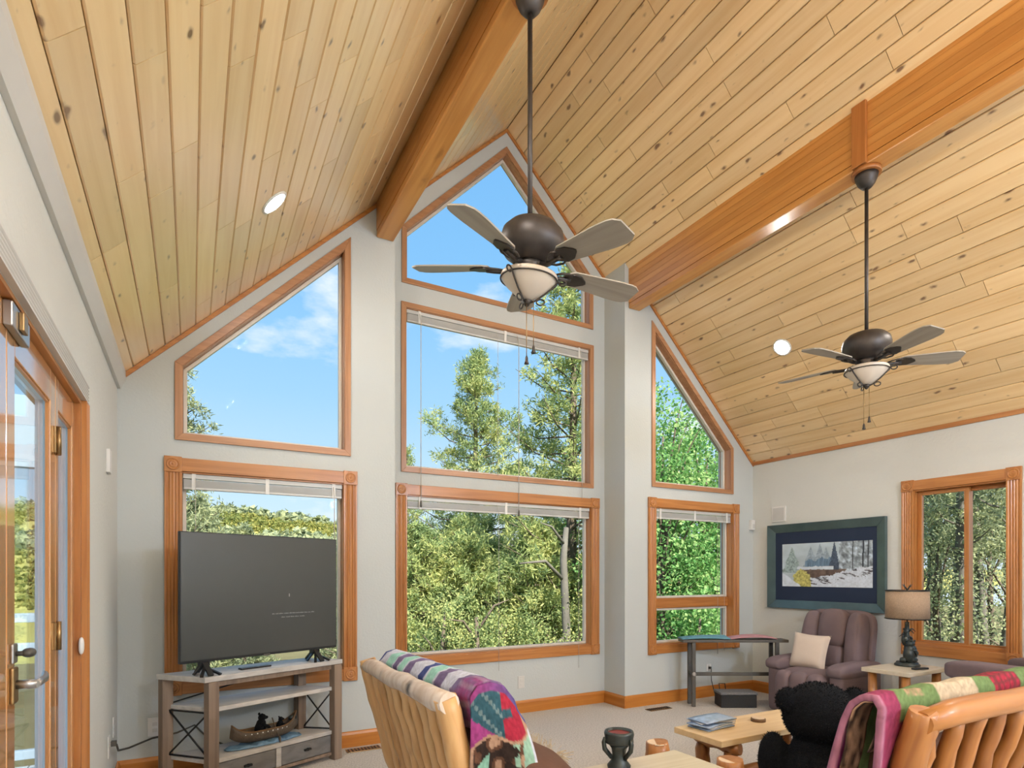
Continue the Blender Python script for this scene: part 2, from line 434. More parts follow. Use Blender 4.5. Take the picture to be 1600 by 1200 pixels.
    def grid(self, P, smooth=True):
        """P[i][j] points"""
        nu, nv = len(P), len(P[0])
        vs = [p for r in P for p in r]
        fs = [(i * nv + j, i * nv + j + 1, (i + 1) * nv + j + 1, (i + 1) * nv + j) for i in range(nu - 1) for j in range(nv - 1)]
        return self.add(vs, fs, smooth)
    def mesh(self, name, fixn=True):
        me = bpy.data.meshes.new(name)
        me.from_pydata(self.v, [], self.f)
        me.polygons.foreach_set('use_smooth', self.sm)
        if fixn and len(self.f) < 60000:
            bm = bmesh.new(); bm.from_mesh(me)
            bmesh.ops.recalc_face_normals(bm, faces=bm.faces)
            bm.to_mesh(me); bm.free()
        me.update()
        return me
    def build(self, name, mat, parent=None, bevel=0.0, loc=None, world=False, solid=0.0, sub=0, fixn=True):
        if world and parent is not None:
            inv = parent.matrix_basis.inverted()
            self.v = [tuple(inv @ Vector(p)) for p in self.v]
        me = self.mesh(name, fixn)
        me.materials.append(M[mat] if isinstance(mat, str) else mat)
        o = bpy.data.objects.new(name, me)
        COL.objects.link(o)
        if parent is not None:
            o.parent = parent
        if loc is not None:
            o.location = loc
        if solid:
            k = o.modifiers.new('solid', 'SOLIDIFY'); k.thickness = solid; k.offset = 0
        if sub:
            k = o.modifiers.new('sub', 'SUBSURF'); k.levels = sub; k.render_levels = sub
        if bevel:
            k = o.modifiers.new('bevel', 'BEVEL'); k.width = bevel; k.segments = 2; k.limit_method = 'ANGLE'; k.angle_limit = rad(40)
        return o

def empty(name, loc, rz=0.0):
    o = bpy.data.objects.new(name, None)
    o.empty_display_size = 0.1
    COL.objects.link(o)
    o.location = loc; o.rotation_euler = (0, 0, rz)
    o.matrix_basis = Matrix.Translation(Vector(loc)) @ Matrix.Rotation(rz, 4, 'Z')
    return o

def tag(o, label, cat, group=None, kind=None):
    o['label'] = label; o['category'] = cat
    if group: o['group'] = group
    if kind: o['kind'] = kind
    return o

def copy_tree(o, parent=None):
    c = o.copy(); COL.objects.link(c)
    if parent is not None:
        c.parent = parent
    for ch in list(o.children):
        copy_tree(ch, c)
    return c

def rotm(rx=0, ry=0, rz=0):
    return Matrix.Rotation(rz, 3, 'Z') @ Matrix.Rotation(ry, 3, 'Y') @ Matrix.Rotation(rx, 3, 'X')

def paint(o, fn):
    """colour attribute 'print' per vertex"""
    me = o.data
    a = me.color_attributes.new('print', 'FLOAT_COLOR', 'POINT')
    buf = np.empty(len(me.vertices) * 4, dtype=np.float32)
    for i, v in enumerate(me.vertices):
        c = fn(i, v.co)
        buf[4 * i:4 * i + 4] = (c[0], c[1], c[2], 1.0)
    a.data.foreach_set('color', buf)

def hsh(*a):
    s = 0.0
    for i, v in enumerate(a):
        s += v * (12.9898 + 65.233 * i)
    return (math.sin(s) * 43758.5453) % 1.0

def vnoise(x, y):
    xi, yi = math.floor(x), math.floor(y); fx, fy = x - xi, y - yi
    fx, fy = fx * fx * (3 - 2 * fx), fy * fy * (3 - 2 * fy)
    a, b, c, d = hsh(xi, yi), hsh(xi + 1, yi), hsh(xi, yi + 1), hsh(xi + 1, yi + 1)
    return a + (b - a) * fx + (c - a) * fy + (a - b - c + d) * fx * fy

# ================================================================== room shell
XL, XR, YW, YB, YBACK = -0.41, 5.54, 4.45, 4.77, -4.0
JL, JR = 1.40, 3.70                      # bay returns
XC = (XL + XR) / 2
EAVE, PITCH = 2.55, 0.97
ANG = math.atan(PITCH)
def ceil_z(x):
    return EAVE + PITCH * ((x - XL) if x <= XC else (XR - x))
RIDGE = ceil_z(XC)

def wall_sheet(bm, outer, holes, fn, t):
    """flat sheet with holes, extruded by vector t; fn maps 2-D to 3-D"""
    vs_all, es = [], []
    for loop in [outer] + holes:
        vs = [bm.verts.new(fn(*p)) for p in loop]
        vs_all += vs
        es += [bm.edges.new((vs[i], vs[(i + 1) % len(vs)])) for i in range(len(vs))]
    r = bmesh.ops.triangle_fill(bm, use_beauty=True, use_dissolve=False, edges=es)
    fs = [g for g in r['geom'] if isinstance(g, bmesh.types.BMFace)]
    x = bmesh.ops.extrude_face_region(bm, geom=fs)
    nv = [g for g in x['geom'] if isinstance(g, bmesh.types.BMVert)]
    bmesh.ops.translate(bm, vec=Vector(t), verts=nv)

def finish_bm(bm, name, mat, label, cat, kind='structure'):
    bmesh.ops.recalc_face_normals(bm, faces=bm.faces)
    me = bpy.data.meshes.new(name); bm.to_mesh(me); bm.free()
    me.materials.append(M[mat])
    o = bpy.data.objects.new(name, me); COL.objects.link(o)
    return tag(o, label, cat, kind=kind)

def inset(poly, d):
    """inset a convex counter-clockwise polygon"""
    n = len(poly); out = []
    for i in range(n):
        p0, p1, p2 = Vector(poly[i - 1]), Vector(poly[i]), Vector(poly[(i + 1) % n])
        a, b = (p1 - p0).normalized(), (p2 - p1).normalized()
        na, nb = Vector((-a.y, a.x)), Vector((-b.y, b.x))
        k = (na + nb) / (1 + na.dot(nb))
        q = p1 + k * d
        out.append((q.x, q.y))
    return out

def rect(x0, x1, z0, z1):
    return [(x0, z0), (x1, z0), (x1, z1), (x0, z1)]

WIN = {
    1: dict(poly=rect(-0.153, 1.10, 0.505, 2.077), rose=True, cw=0.098, plane='Y', at=YW, label='lower left window in rosette oak casing behind the television', depth=0.15),
    2: dict(poly=[(-0.095, 2.192), (1.055, 2.192), (1.055, 3.845), (-0.095, 2.705)], rose=False, cw=0.045, plane='Y', at=YW, label='sloped top window at upper left with thin wooden frame', depth=0.15),
    3: dict(poly=[(1.557, 3.77), (3.552, 3.77), (3.552, 4.275), (2.561, 5.265), (1.557, 4.245)], rose=False, cw=0.045, plane='Y', at=YB, label='pointed gable window under the ridge behind the near fan', depth=0.15),
    4: dict(poly=rect(1.552, 3.557, 2.17, 3.61), rose=False, cw=0.045, plane='Y', at=YB, label='middle bay window framing sky and pine tops', depth=0.15),
    5: dict(poly=rect(1.503, 3.622, 0.50, 2.07), rose=True, cw=0.098, plane='Y', at=YB, label='wide lower bay window in rosette oak casing filled with trees', depth=0.15),
    6: dict(poly=[(4.04, 2.182), (5.214, 2.182), (5.214, 2.685), (4.04, 3.845)], rose=False, cw=0.045, plane='Y', at=YW, label='sloped top window right of the bay with green foliage', depth=0.15),
    7: dict(poly=rect(3.992, 5.297, 0.50, 2.073), rose=True, cw=0.098, plane='Y', at=YW, label='lower right end window with a horizontal sash rail', depth=0.15),
    8: dict(poly=rect(2.02, 2.874, 0.60, 2.125), rose=True, cw=0.095, plane='X', at=XR, label='sliding window with two panes on the right wall', depth=0.15),
}
for w in WIN.values():
    w['open'] = inset(w['poly'], w['cw'] - 0.008)

# ---- floor
b = MB(); b.box(XL - 0.15, XR + 0.15, YBACK - 0.15, YB + 0.15, -0.25, 0.0)
tag(b.build('floor', 'carpet'), 'pale beige carpet covering the living room floor', 'floor', kind='structure')

# ---- end wall
TOP = 0.02
bm = bmesh.new()
f4 = lambda x, z: (x, YW, z)
wall_sheet(bm, [(XL - 0.15, 0), (JL, 0), (JL, ceil_z(JL) + TOP), (XL, EAVE + TOP), (XL - 0.15, EAVE + TOP)], [WIN[1]['open'], WIN[2]['open']], f4, (0, 0.17, 0))
wall_sheet(bm, [(JR, 0), (XR + 0.15, 0), (XR + 0.15, EAVE + TOP), (XR, EAVE + TOP), (JR, ceil_z(JR) + TOP)], [WIN[6]['open'], WIN[7]['open']], f4, (0, 0.17, 0))
f5 = lambda x, z: (x, YB, z)
wall_sheet(bm, [(JL - 0.15, 0), (JR + 0.15, 0), (JR + 0.15, ceil_z(JR + 0.15) + TOP), (XC, RIDGE + TOP), (JL - 0.15, ceil_z(JL - 0.15) + TOP)],
           [WIN[3]['open'], WIN[4]['open'], WIN[5]['open']], f5, (0, 0.15, 0))
fret = lambda x, z: (x, YW + 0.17, z)
wall_sheet(bm, [(JL - 0.15, 0), (JL, 0), (JL, ceil_z(JL) + TOP), (JL - 0.15, ceil_z(JL - 0.15) + TOP)], [], fret, (0, YB - YW - 0.17, 0))
wall_sheet(bm, [(JR, 0), (JR + 0.15, 0), (JR + 0.15, ceil_z(JR + 0.15) + TOP), (JR, ceil_z(JR) + TOP)], [], fret, (0, YB - YW - 0.17, 0))
finish_bm(bm, 'wall_end', 'wall', 'grey painted gable wall with the stepped-back window bay', 'wall')

# ---- right wall, left wall, rear wall
bm = bmesh.new()
wall_sheet(bm, rect(YBACK, YW, 0, EAVE), [WIN[8]['open']], lambda y, z: (XR, y, z), (0.15, 0, 0))
finish_bm(bm, 'wall_right', 'wallw', 'off-white side wall with the framed picture and sliding window', 'wall')
DY0, DY1, DZ = 0.97, 3.06, 2.04
bm = bmesh.new()
wall_sheet(bm, [(YBACK, 0), (DY0, 0), (DY0, DZ), (DY1, DZ), (DY1, 0), (YW, 0), (YW, EAVE), (YBACK, EAVE)], [], lambda y, z: (XL, y, z), (-0.15, 0, 0))
finish_bm(bm, 'wall_left', 'wallw', 'textured off-white side wall around the glass door', 'wall')
bm = bmesh.new()
wall_sheet(bm, [(XL - 0.15, 0), (XR + 0.15, 0), (XR + 0.15, EAVE), (XC, RIDGE + 0.1), (XL - 0.15, EAVE)], [rect(0.0, 2.2, 0.5, 2.1), rect(2.9, 5.1, 0.5, 2.1), rect(0.9, 4.2, 2.4, 3.3)], lambda x, z: (x, YBACK, z), (0, -0.15, 0))  # openings added out of view so sun and sky brighten the room
finish_bm(bm, 'wall_back', 'wallw', 'off-white wall behind the camera with wide openings added for daylight', 'wall')

# ---- ceiling: roof deck with separate tongue-and-groove planks
dk = MB()
for sgn in (0, 1):
    x0, x1 = ((XL - 0.35), XC) if sgn == 0 else (XC, XR + 0.35)
    zz = lambda x: (EAVE + PITCH * (x - XL) if sgn == 0 else EAVE + PITCH * (XR - x)) + 0.030
    dk.prism([(x0, zz(x0)), (x1, zz(x1)), (x1, zz(x1) + 0.22), (x0, zz(x0) + 0.22)], 'y', YBACK - 0.3, YW + 0.17)
    xa, xb = (JL - 0.15, XC) if sgn == 0 else (XC, JR + 0.15)
    dk.prism([(xa, zz(xa)), (xb, zz(xb)), (xb, zz(xb) + 0.22), (xa, zz(xa) + 0.22)], 'y', YW + 0.1702, YB + 0.15)
ceiling = tag(dk.build('ceiling', 'deck'), 'vaulted ceiling clad in knotty pine planks', 'ceiling', kind='structure')

random.seed(11)
PW = (XC - XL) / math.cos(ANG) / 34
PT = 0.018
_pm = {}
def plank_mesh(L):
    if L not in _pm:
        q = MB(); g, c = 0.0018, 0.0045
        x0, x1, y0, y1 = g, PW - g, -L + 0.0018, -0.0018
        vs = [(x0 + c, y0, 0), (x1 - c, y0, 0), (x1 - c, y1, 0), (x0 + c, y1, 0),
              (x0, y0, 0.006), (x1, y0, 0.006), (x1, y1, 0.006), (x0, y1, 0.006),
              (x0, y0, PT), (x1, y0, PT), (x1, y1, PT), (x0, y1, PT)]
        fs = [(3, 2, 1, 0), (8, 9, 10, 11)]
        for a_, b_ in ((0, 4), (4, 8)):
            for i in range(4):
                j = (i + 1) % 4
                fs.append((a_ + i, a_ + j, b_ + j, b_ + i))
        q.add(vs, fs)
        me = q.mesh('plank'); me.materials.append(M['plank']); _pm[L] = me
    return _pm[L]
LENS = [0.5, 0.7, 0.9, 1.1, 1.4, 1.7, 2.0, 2.3]
YEND = -0.3
nplank = 0
for side in (0, 1):
    for i in range(34):
        s0 = i * PW
        if side == 0:
            ox, oz, th = XL + s0 * math.cos(ANG), EAVE + s0 * math.sin(ANG), -ANG
            xm = XL + (s0 + PW / 2) * math.cos(ANG)
        else:
            ox, oz, th = XC + s0 * math.cos(ANG), RIDGE - s0 * math.sin(ANG), ANG
            xm = XC + (s0 + PW / 2) * math.cos(ANG)
        y = YB if JL - 0.02 < xm < JR + 0.02 else YW
        first = True
        while y > YEND + 0.05:
            if y < 1.1:
                L = round(y - YEND, 2)
            else:
                L = random.choice(LENS)
                if first:
                    L = random.choice([0.3, 0.5, 0.8, 1.1, 1.5, 1.9])
            first = False
            o = bpy.data.objects.new('plank', plank_mesh(L)); COL.objects.link(o)
            o.parent = ceiling
            o.location = (ox, y, oz); o.rotation_euler = (0, th, 0)
            nplank += 1
            y -= L
# plain pine boards over the part of the room behind the camera
rb = MB()
for side in (0, 1):
    xa, xb = (XL, XC) if side == 0 else (XC, XR)
    za, zb = ceil_z(xa + 1e-6), ceil_z(xb - 1e-6)
    rb.prism([(xa, za), (xb, zb), (xb, zb + 0.02), (xa, za + 0.02)], 'y', YBACK, YEND)
o = rb.build('rear_boarding', 'plank', ceiling)
print('planks', nplank)

# ---- glulam purlin beams, each of stacked laminations
def beam(x0, x1, label, bot=3.90):
    bo = empty('ceiling_beam', (x0, YW, bot))
    tag(bo, label, 'beam', kind='structure')
    h = 0.052
    mesh = MB().box(0, x1 - x0, YBACK - YW, -0.003, 0.0007, h - 0.0007)
    me = mesh.mesh('lamination'); me.materials.append(M['beam'])
    for k in range(8):
        o = bpy.data.objects.new('lamination', me); COL.objects.link(o); o.parent = bo
        o.location = (0, 0, k * h)
        if k in (0,):
            md = o.modifiers.new('bevel', 'BEVEL'); md.width = 0.008; md.segments = 2
    return bo
beamL = beam(1.252, 1.386, 'left glued-laminated beam ending beside the bay')
beamR = beam(3.746, 3.880, 'right glued-laminated beam carrying the far fan')
# wiring cover strip and round pads on the beams
def beam_extras(bo, x_fan, y_fan, face):
    q = MB()
    if face:
        q.box(3.722, 3.746, y_fan - 0.045, y_fan + 0.045, 3.905, ceil_z(3.734) - 0.002)
        q.build('cover_strip', 'beamz', bo, world=True, bevel=0.003)
    q = MB().lathe([(0.085, 3.872), (0.085, 3.9)], 24, (x_fan, y_fan, 0))
    q.build('mounting_pad', 'beamz', bo, world=True)
FAN1, FAN2 = (1.319, 2.233), (3.813, 2.195)
beam_extras(beamL, *FAN1, False)
beam_extras(beamR, *FAN2, True)

# ---- baseboards
def baseboard(name, segs, label, mat='baseb'):
    q = MB()
    for (xa, ya, xb, yb) in segs:
        d = Vector((xb - xa, yb - ya, 0)).normalized(); n_ = Vector((-d.y, d.x, 0))   # n_ points into the room
        a, c = Vector((xa, ya, 0)), Vector((xb, yb, 0))
        prof = [(0, 0.001), (0.016, 0.001), (0.016, 0.095), (0.010, 0.112), (0.004, 0.118), (0, 0.118)]
        vs = [a + n_ * (u + 0.0005) + Vector((0, 0, z)) for u, z in prof] + [c + n_ * (u + 0.0005) + Vector((0, 0, z)) for u, z in prof]
        m_ = len(prof)
        fs = [tuple(range(m_)), tuple(reversed(range(m_, 2 * m_)))] + [(i, i + m_, (i + 1) % m_ + m_, (i + 1) % m_) for i in range(m_)]
        q.add(vs, fs)
    return tag(q.build(name, mat), label, 'baseboard', kind='structure')
baseboard('baseboard_end_left', [(JL, YW, XL, YW)], 'orange wooden baseboard behind the television stand')
baseboard('baseboard_bay', [(JR, YB, JL, YB)], 'orange wooden baseboard under the wide bay window')
baseboard('baseboard_return', [(JR, YW - 0.016, JR, YB - 0.016)], 'short orange baseboard on the bay return', 'basey')
baseboard('baseboard_end_right', [(XR, YW, JR, YW)], 'orange wooden baseboard under the lower right end window')
baseboard('baseboard_right', [(XR, YBACK, XR, YW - 0.016)], 'orange wooden baseboard along the right wall', 'basey')
baseboard('baseboard_left', [(XL, YW - 0.016, XL, DY1 + 0.09)], 'orange wooden baseboard beside the glass door', 'basey')

# ---- trims at the ceiling
def slope_trim(name, xa, xb, y, label):
    q = MB()
    za, zb = ceil_z(xa), ceil_z(xb)
    q.prism([(xa, za - 0.036), (xb, zb - 0.036), (xb, zb - 0.003), (xa, za - 0.003)], 'y', y - 0.014, y - 0.0005)
    return tag(q.build(name, 'trimx'), label, 'trim', kind='structure')
slope_trim('trim_1', XL + 0.045, 1.25, YW, 'sloping wooden strip where the left ceiling meets the end wall')
slope_trim('trim_2', JL + 0.001, XC, YB, 'sloping wooden strip above the gable window left of the peak')
slope_trim('trim_3', XC, JR - 0.001, YB, 'sloping wooden strip above the gable window right of the peak')
slope_trim('trim_4', 3.882, XR - 0.001, YW, 'sloping wooden strip where the right ceiling meets the end wall')
q = MB().prism([(XL + 0.0005, 2.482), (XL + 0.018, 2.482), (XL + 0.046, 2.545), (XL + 0.046, 2.588), (XL + 0.0005, 2.545)], 'y', YBACK, YW - 0.0005)
tag(q.build('trim_5', 'crown'), 'pale grey cove strip along the top of the left wall', 'trim', kind='structure')
q = MB().prism([(XR - 0.0005, 2.525), (XR - 0.016, 2.525), (XR - 0.016, 2.562), (XR - 0.0005, 2.548)], 'y', YBACK, YW - 0.0005)
tag(q.build('trim_6', 'trimy'), 'thin wooden strip along the top of the right wall', 'trim', kind='structure')

# ---- windows
def to3(w, p, t):
    """p: in-plane point; t: distance into the room (negative = outward)"""
    return (p[0], w['at'] - t, p[1]) if w['plane'] == 'Y' else (w['at'] - t, p[0], p[1])

def slab(q, w, poly, t0, t1):
    n_ = len(poly)
    vs = [to3(w, p, t0) for p in poly] + [to3(w, p, t1) for p in poly]
    q.add(vs, [tuple(range(n_)), tuple(reversed(range(n_, 2 * n_)))] + [(i, i + n_, (i + 1) % n_ + n_, (i + 1) % n_) for i in range(n_)])
    return q

def ring(w, outer, inner, t0, t1, name, mat, par, bevel=0.0):
    """one mitred bar per side"""
    n_ = len(outer)
    for i in range(n_):
        j = (i + 1) % n_
        q = slab(MB(), w, [outer[i], outer[j], inner[j], inner[i]], t0, t1)
        dx, dz = abs(outer[j][0] - outer[i][0]), abs(outer[j][1] - outer[i][1])
        mm = mat
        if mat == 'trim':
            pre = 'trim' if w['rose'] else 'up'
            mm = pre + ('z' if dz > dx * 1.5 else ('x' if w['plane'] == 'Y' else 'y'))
        q.build(name, mm, par, world=True, bevel=bevel)

def make_window(n_):
    w = WIN[n_]; P = w['poly']; cw = w['cw']
    cx_ = sum(p[0] for p in P) / len(P); z0 = min(p[1] for p in P)
    e_ = empty('window_%d' % n_, to3(w, (cx_, z0), 0))
    tag(e_, w['label'], 'window', kind='structure')
    x0, x1 = min(p[0] for p in P), max(p[0] for p in P); z1 = max(p[1] for p in P)
    hz = 'trimx' if w['plane'] == 'Y' else 'trimy'
    G = 0.0005
    if w['rose']:
        def fluted(a0, a1, c0, c1, vert):
            """casing board with four shallow flutes"""
            q = MB(); m_ = 25; T = 0.018
            prof = [(c0, G)]
            for k in range(m_ + 1):
                u = k / m_
                dep = 0.0
                if 0.12 < u < 0.88:
                    dep = 0.006 * abs(math.sin((u - 0.12) / 0.76 * math.pi * 4))
                prof.append((c0 + (c1 - c0) * u, T - dep))
            prof.append((c1, G))
            r0 = [to3(w, (c, a0) if vert else (a0, c), t) for c, t in prof]
            r1 = [to3(w, (c, a1) if vert else (a1, c), t) for c, t in prof]
            k = len(prof)
            q.add(r0 + r1, [tuple(range(k)), tuple(reversed(range(k, 2 * k)))] + [(i, i + k, (i + 1) % k + k, (i + 1) % k) for i in range(k)])
            return q
        fluted(z0 + cw, z1 - cw, x0, x0 + cw, True).build('side_casing', 'trimz', e_, world=True)
        fluted(z0 + cw, z1 - cw, x1 - cw, x1, True).build('side_casing', 'trimz', e_, world=True)
        slab(MB(), w, rect(x0 + cw, x1 - cw, z1 - cw + 0.006, z1 - 0.004), G, 0.018).build('head_casing', hz, e_, world=True, bevel=0.003)
        slab(MB(), w, rect(x0 + cw, x1 - cw, z0 + 0.004, z0 + cw - 0.006), G, 0.018).build('sill_casing', hz, e_, world=True, bevel=0.003)
        for (cx0, cz0) in ((x0, z0), (x1 - cw, z0), (x1 - cw, z1 - cw), (x0, z1 - cw)):
            bo = slab(MB(), w, rect(cx0 - 0.002, cx0 + cw + 0.002, cz0 - 0.002, cz0 + cw + 0.002), G, 0.024).build('corner_block', 'trimz', e_, world=True, bevel=0.002)
            c3 = Vector(to3(w, (cx0 + cw / 2, cz0 + cw / 2), 0.024))
            R = Matrix.Rotation(rad(90), 4, 'X') if w['plane'] == 'Y' else Matrix.Rotation(rad(-90), 4, 'Y')
            Mx = Matrix.Translation(c3 - Vector(e_.location)) @ R
            q = MB()
            q.lathe([(0.040, 0.0), (0.039, 0.005), (0.034, 0.007), (0.030, 0.003), (0.027, 0.001), (0.022, 0.005), (0.016, 0.007), (0.012, 0.003), (0.007, 0.006), (0.0005, 0.008)], 20, M_=Mx)
            q.build('rosette', 'trimz', bo)
    else:
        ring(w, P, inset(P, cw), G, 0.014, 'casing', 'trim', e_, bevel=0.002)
    op = w['open']
    inn = inset(op, 0.012)
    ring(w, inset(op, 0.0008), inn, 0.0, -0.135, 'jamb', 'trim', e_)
    D = -0.085
    s0 = inset(op, 0.013)
    def leaf(pl, fr=0.022, mat='vinyl', d=D, nm='sash'):
        i2 = inset(pl, fr)
        ring(w, pl, i2, d + 0.018, d - 0.018, nm, mat, e_, bevel=0.002)
        slab(MB(), w, inset(pl, fr - 0.006), d - 0.003, d + 0.003).build('pane', 'glass', e_, world=True)
    xs0, xs1 = min(p[0] for p in s0), max(p[0] for p in s0); zs0, zs1 = min(p[1] for p in s0), max(p[1] for p in s0)
    if n_ == 7:
        leaf(rect(xs0, xs1, zs0, 0.955)); leaf(rect(xs0, xs1, 1.06, zs1))
        slab(MB(), w, rect(xs0, xs1, 0.957, 1.058), D - 0.03, D + 0.035).build('sash_rail', hz, e_, world=True, bevel=0.004)
    elif n_ == 8:
        ym = 2.41
        leaf(rect(xs0, ym + 0.015, zs0, zs1), 0.034, 'trim', D - 0.02)
        leaf(rect(ym - 0.022, xs1, zs0, zs1), 0.034, 'trim', D + 0.022)
        slab(MB(), w, rect(xs0 - 0.01, xs1 + 0.01, zs0 - 0.001, zs0 + 0.022), -0.012, -0.04).build('stool', hz, e_, world=True)
    else:
        leaf(s0)
    return e_
for k in WIN:
    make_window(k)

# ---- raised mini blinds
def blind(w_id, label, cords, stack=0.050, wand=None):
    w = WIN[w_id]; o_ = w['open']
    x0, x1 = min(p[0] for p in o_) + 0.016, max(p[0] for p in o_) - 0.016
    zt = max(p[1] for p in o_) - 0.014
    e_ = empty('raised_blind', (x0, w['at'], zt - 0.15))
    tag(e_, label, 'blind', group='raised metal mini blinds')
    y0, y1 = w['at'] + 0.006, w['at'] + 0.036
    MB().box(x0, x1, y0, y1, zt - 0.030, zt).build('headrail', 'blind', e_, world=True, bevel=0.002)
    q = MB(); ns = 14
    for k in range(ns):
        z = zt - 0.036 - stack * k / ns
        q.box(x0 + 0.004, x1 - 0.004, y0 + 0.001, y1 - 0.001, z - 0.0022, z)
    so = q.build('slat_stack', 'blind', e_, world=True); so['kind'] = 'stuff'
    MB().box(x0 + 0.003, x1 - 0.003, y0 + 0.001, y1 - 0.001, zt - 0.036 - stack - 0.016, zt - 0.036 - stack).build('bottom_rail', 'blind', e_, world=True, bevel=0.002)
    for t_ in (0.06, 0.5, 0.94):
        xx = x0 + (x1 - x0) * t_
        MB().box(xx - 0.012, xx + 0.012, y0 - 0.004, y0, zt - 0.036 - stack - 0.018, zt + 0.002).build('bracket', 'white', e_, world=True)
    for (xx, zb, tas) in cords:
        yy = w['at'] - 0.028
        c_ = MB().tube([(xx, y0 - 0.002, zt - 0.02), (xx, yy, zt - 0.10), (xx, yy, zb)], 0.0032 if tas else 0.0018, 6).build('cord', 'cord', e_, world=True)
        if tas:
            q = MB().lathe([(0.003, 0.06), (0.008, 0.045), (0.010, 0.012), (0.006, 0.0)], 10, (xx, yy, zb - 0.055))
            t2 = q.build('tassel', 'gunmetal', e_, world=True)
    return e_
blind(1, 'raised metal blind at the window behind the television', [(0.025, 1.30, False), (0.93, 1.35, True)])
blind(4, 'raised metal blind on the middle bay window with long hanging cords', [(1.72, 1.93, True), (2.68, 1.90, True), (2.46, 2.20, False), (3.40, 2.05, False)])
blind(5, 'raised metal blind on the wide lower bay window', [(2.47, 0.42, False), (3.36, 0.38, False)])
blind(7, 'raised metal blind on the lower right end window', [(4.95, 0.45, False), (5.05, 0.48, False)])

# ---- glass door set in the left wall
XD = -0.432                                # room face of the panels
door = empty('door_1', (XL, (DY0 + DY1) / 2, 0.0))
tag(door, 'glazed wooden patio door with side panel and lever handle in the left wall', 'door', kind='structure')
def dbox(name, mat, x0, x1, y0, y1, z0, z1, par=None, bevel=0.0):
    p_ = par or door
    q = MB().box(x0, x1, y0, y1, z0, z1)
    off = Vector(door.location)
    q.v = [tuple(Vector(v) - off) for v in q.v]
    return q.build(name, mat, p_, bevel=bevel)
def panel(y0, y1, sw, name):
    """stile-and-rail leaf: oiled wood to the room, pale cladding outside"""
    xw, x1 = XD - 0.0142, XD
    z0, z1 = 0.012, 2.025
    lf = dbox(name, 'doorw', xw, x1, y0, y0 + sw, z0, z1, bevel=0.003)
    for (xa, xb, mt, nm) in ((xw, x1, 'doorw', ''), (XD - 0.044, xw - 0.0002, 'cladding', 'outer_')):
        if nm:
            dbox('outer_stile', mt, xa, xb, y0, y0 + sw, z0, z1, lf)
        dbox(nm + 'stile', mt, xa, xb, y1 - sw, y1, z0, z1, lf, 0.0 if nm else 0.003)
        dbox(nm + 'top_rail', mt, xa, xb, y0 + sw, y1 - sw, z1 - 0.115, z1, lf, 0.0 if nm else 0.003)
        dbox(nm + 'bottom_rail', mt, xa, xb, y0 + sw, y1 - sw, z0, z0 + 0.22, lf, 0.0 if nm else 0.003)
    dbox('pane', 'dglass', XD - 0.022, XD - 0.018, y0 + sw + 0.0003, y1 - sw - 0.0003, z0 + 0.2203, z1 - 0.1153, lf)
    bd = 0.007
    for (a, c, e0, e1) in ((y0 + sw, y0 + sw + bd, z0 + 0.22, z1 - 0.115), (y1 - sw - bd, y1 - sw, z0 + 0.22, z1 - 0.115)):
        dbox('glazing_bead', 'trimz', x1 - 0.0145, x1 - 0.006, a, c, e0, e1, lf)
    dbox('glazing_bead', 'trimy', x1 - 0.0145, x1 - 0.006, y0 + sw, y1 - sw, z1 - 0.115 - bd, z1 - 0.115, lf)
    return lf
panel(2.02, 2.655, 0.080, 'door_leaf')
panel(1.383, 2.012, 0.080, 'door_leaf')
panel(2.661, 3.046, 0.048, 'side_panel')
panel(0.985, 1.377, 0.048, 'side_panel')
# jambs and fluted casing
dbox('jamb', 'trimz', XL - 0.036, XL, 3.048, 3.0595, 0.0, 2.0395)
dbox('outer_jamb', 'cladding', XL - 0.148, XL - 0.0362, 3.048, 3.0595, 0.0, 2.0395)
dbox('jamb', 'trimz', XL - 0.148, XL, 0.9705, 0.983, 0.0, 2.0395)
dbox('head_jamb', 'trimy', XL - 0.148, XL, 0.983, 3.048, 2.026, 2.0395)
def fluted_door(y0, y1, z0, z1, vert, mat):
    q = MB(); prof = [(0.0, 0.0005)]; m_ = 30
    for k in range(m_ + 1):
        u = k / m_
        dep = 0.006 * abs(math.sin((u - 0.08) / 0.84 * math.pi * 5)) if 0.08 < u < 0.92 else 0.0
        prof.append((u, 0.020 - dep))
    prof.append((1.0, 0.0005))
    k = len(prof)
    if vert:
        r0 = [(XL + t, y0 + (y1 - y0) * u, z0) for u, t in prof]; r1 = [(XL + t, y0 + (y1 - y0) * u, z1) for u, t in prof]
    else:
        r0 = [(XL + t, y0, z0 + (z1 - z0) * u) for u, t in prof]; r1 = [(XL + t, y1, z0 + (z1 - z0) * u) for u, t in prof]
    q.add(r0 + r1, [tuple(range(k)), tuple(reversed(range(k, 2 * k)))] + [(i, i + k, (i + 1) % k + k, (i + 1) % k) for i in range(k)])
    q.v = [tuple(Vector(v) - Vector(door.location)) for v in q.v]
    return q.build('casing', mat, door)
fluted_door(3.0605, 3.142, 0.001, 2.042, True, 'trimz')
fluted_door(0.89, 0.9695, 0.001, 2.042, True, 'trimz')
fluted_door(0.89, 3.142, 2.0425, 2.125, False, 'crown')  # wooden head casing coloured grey-white: its pale reflection put into the colour
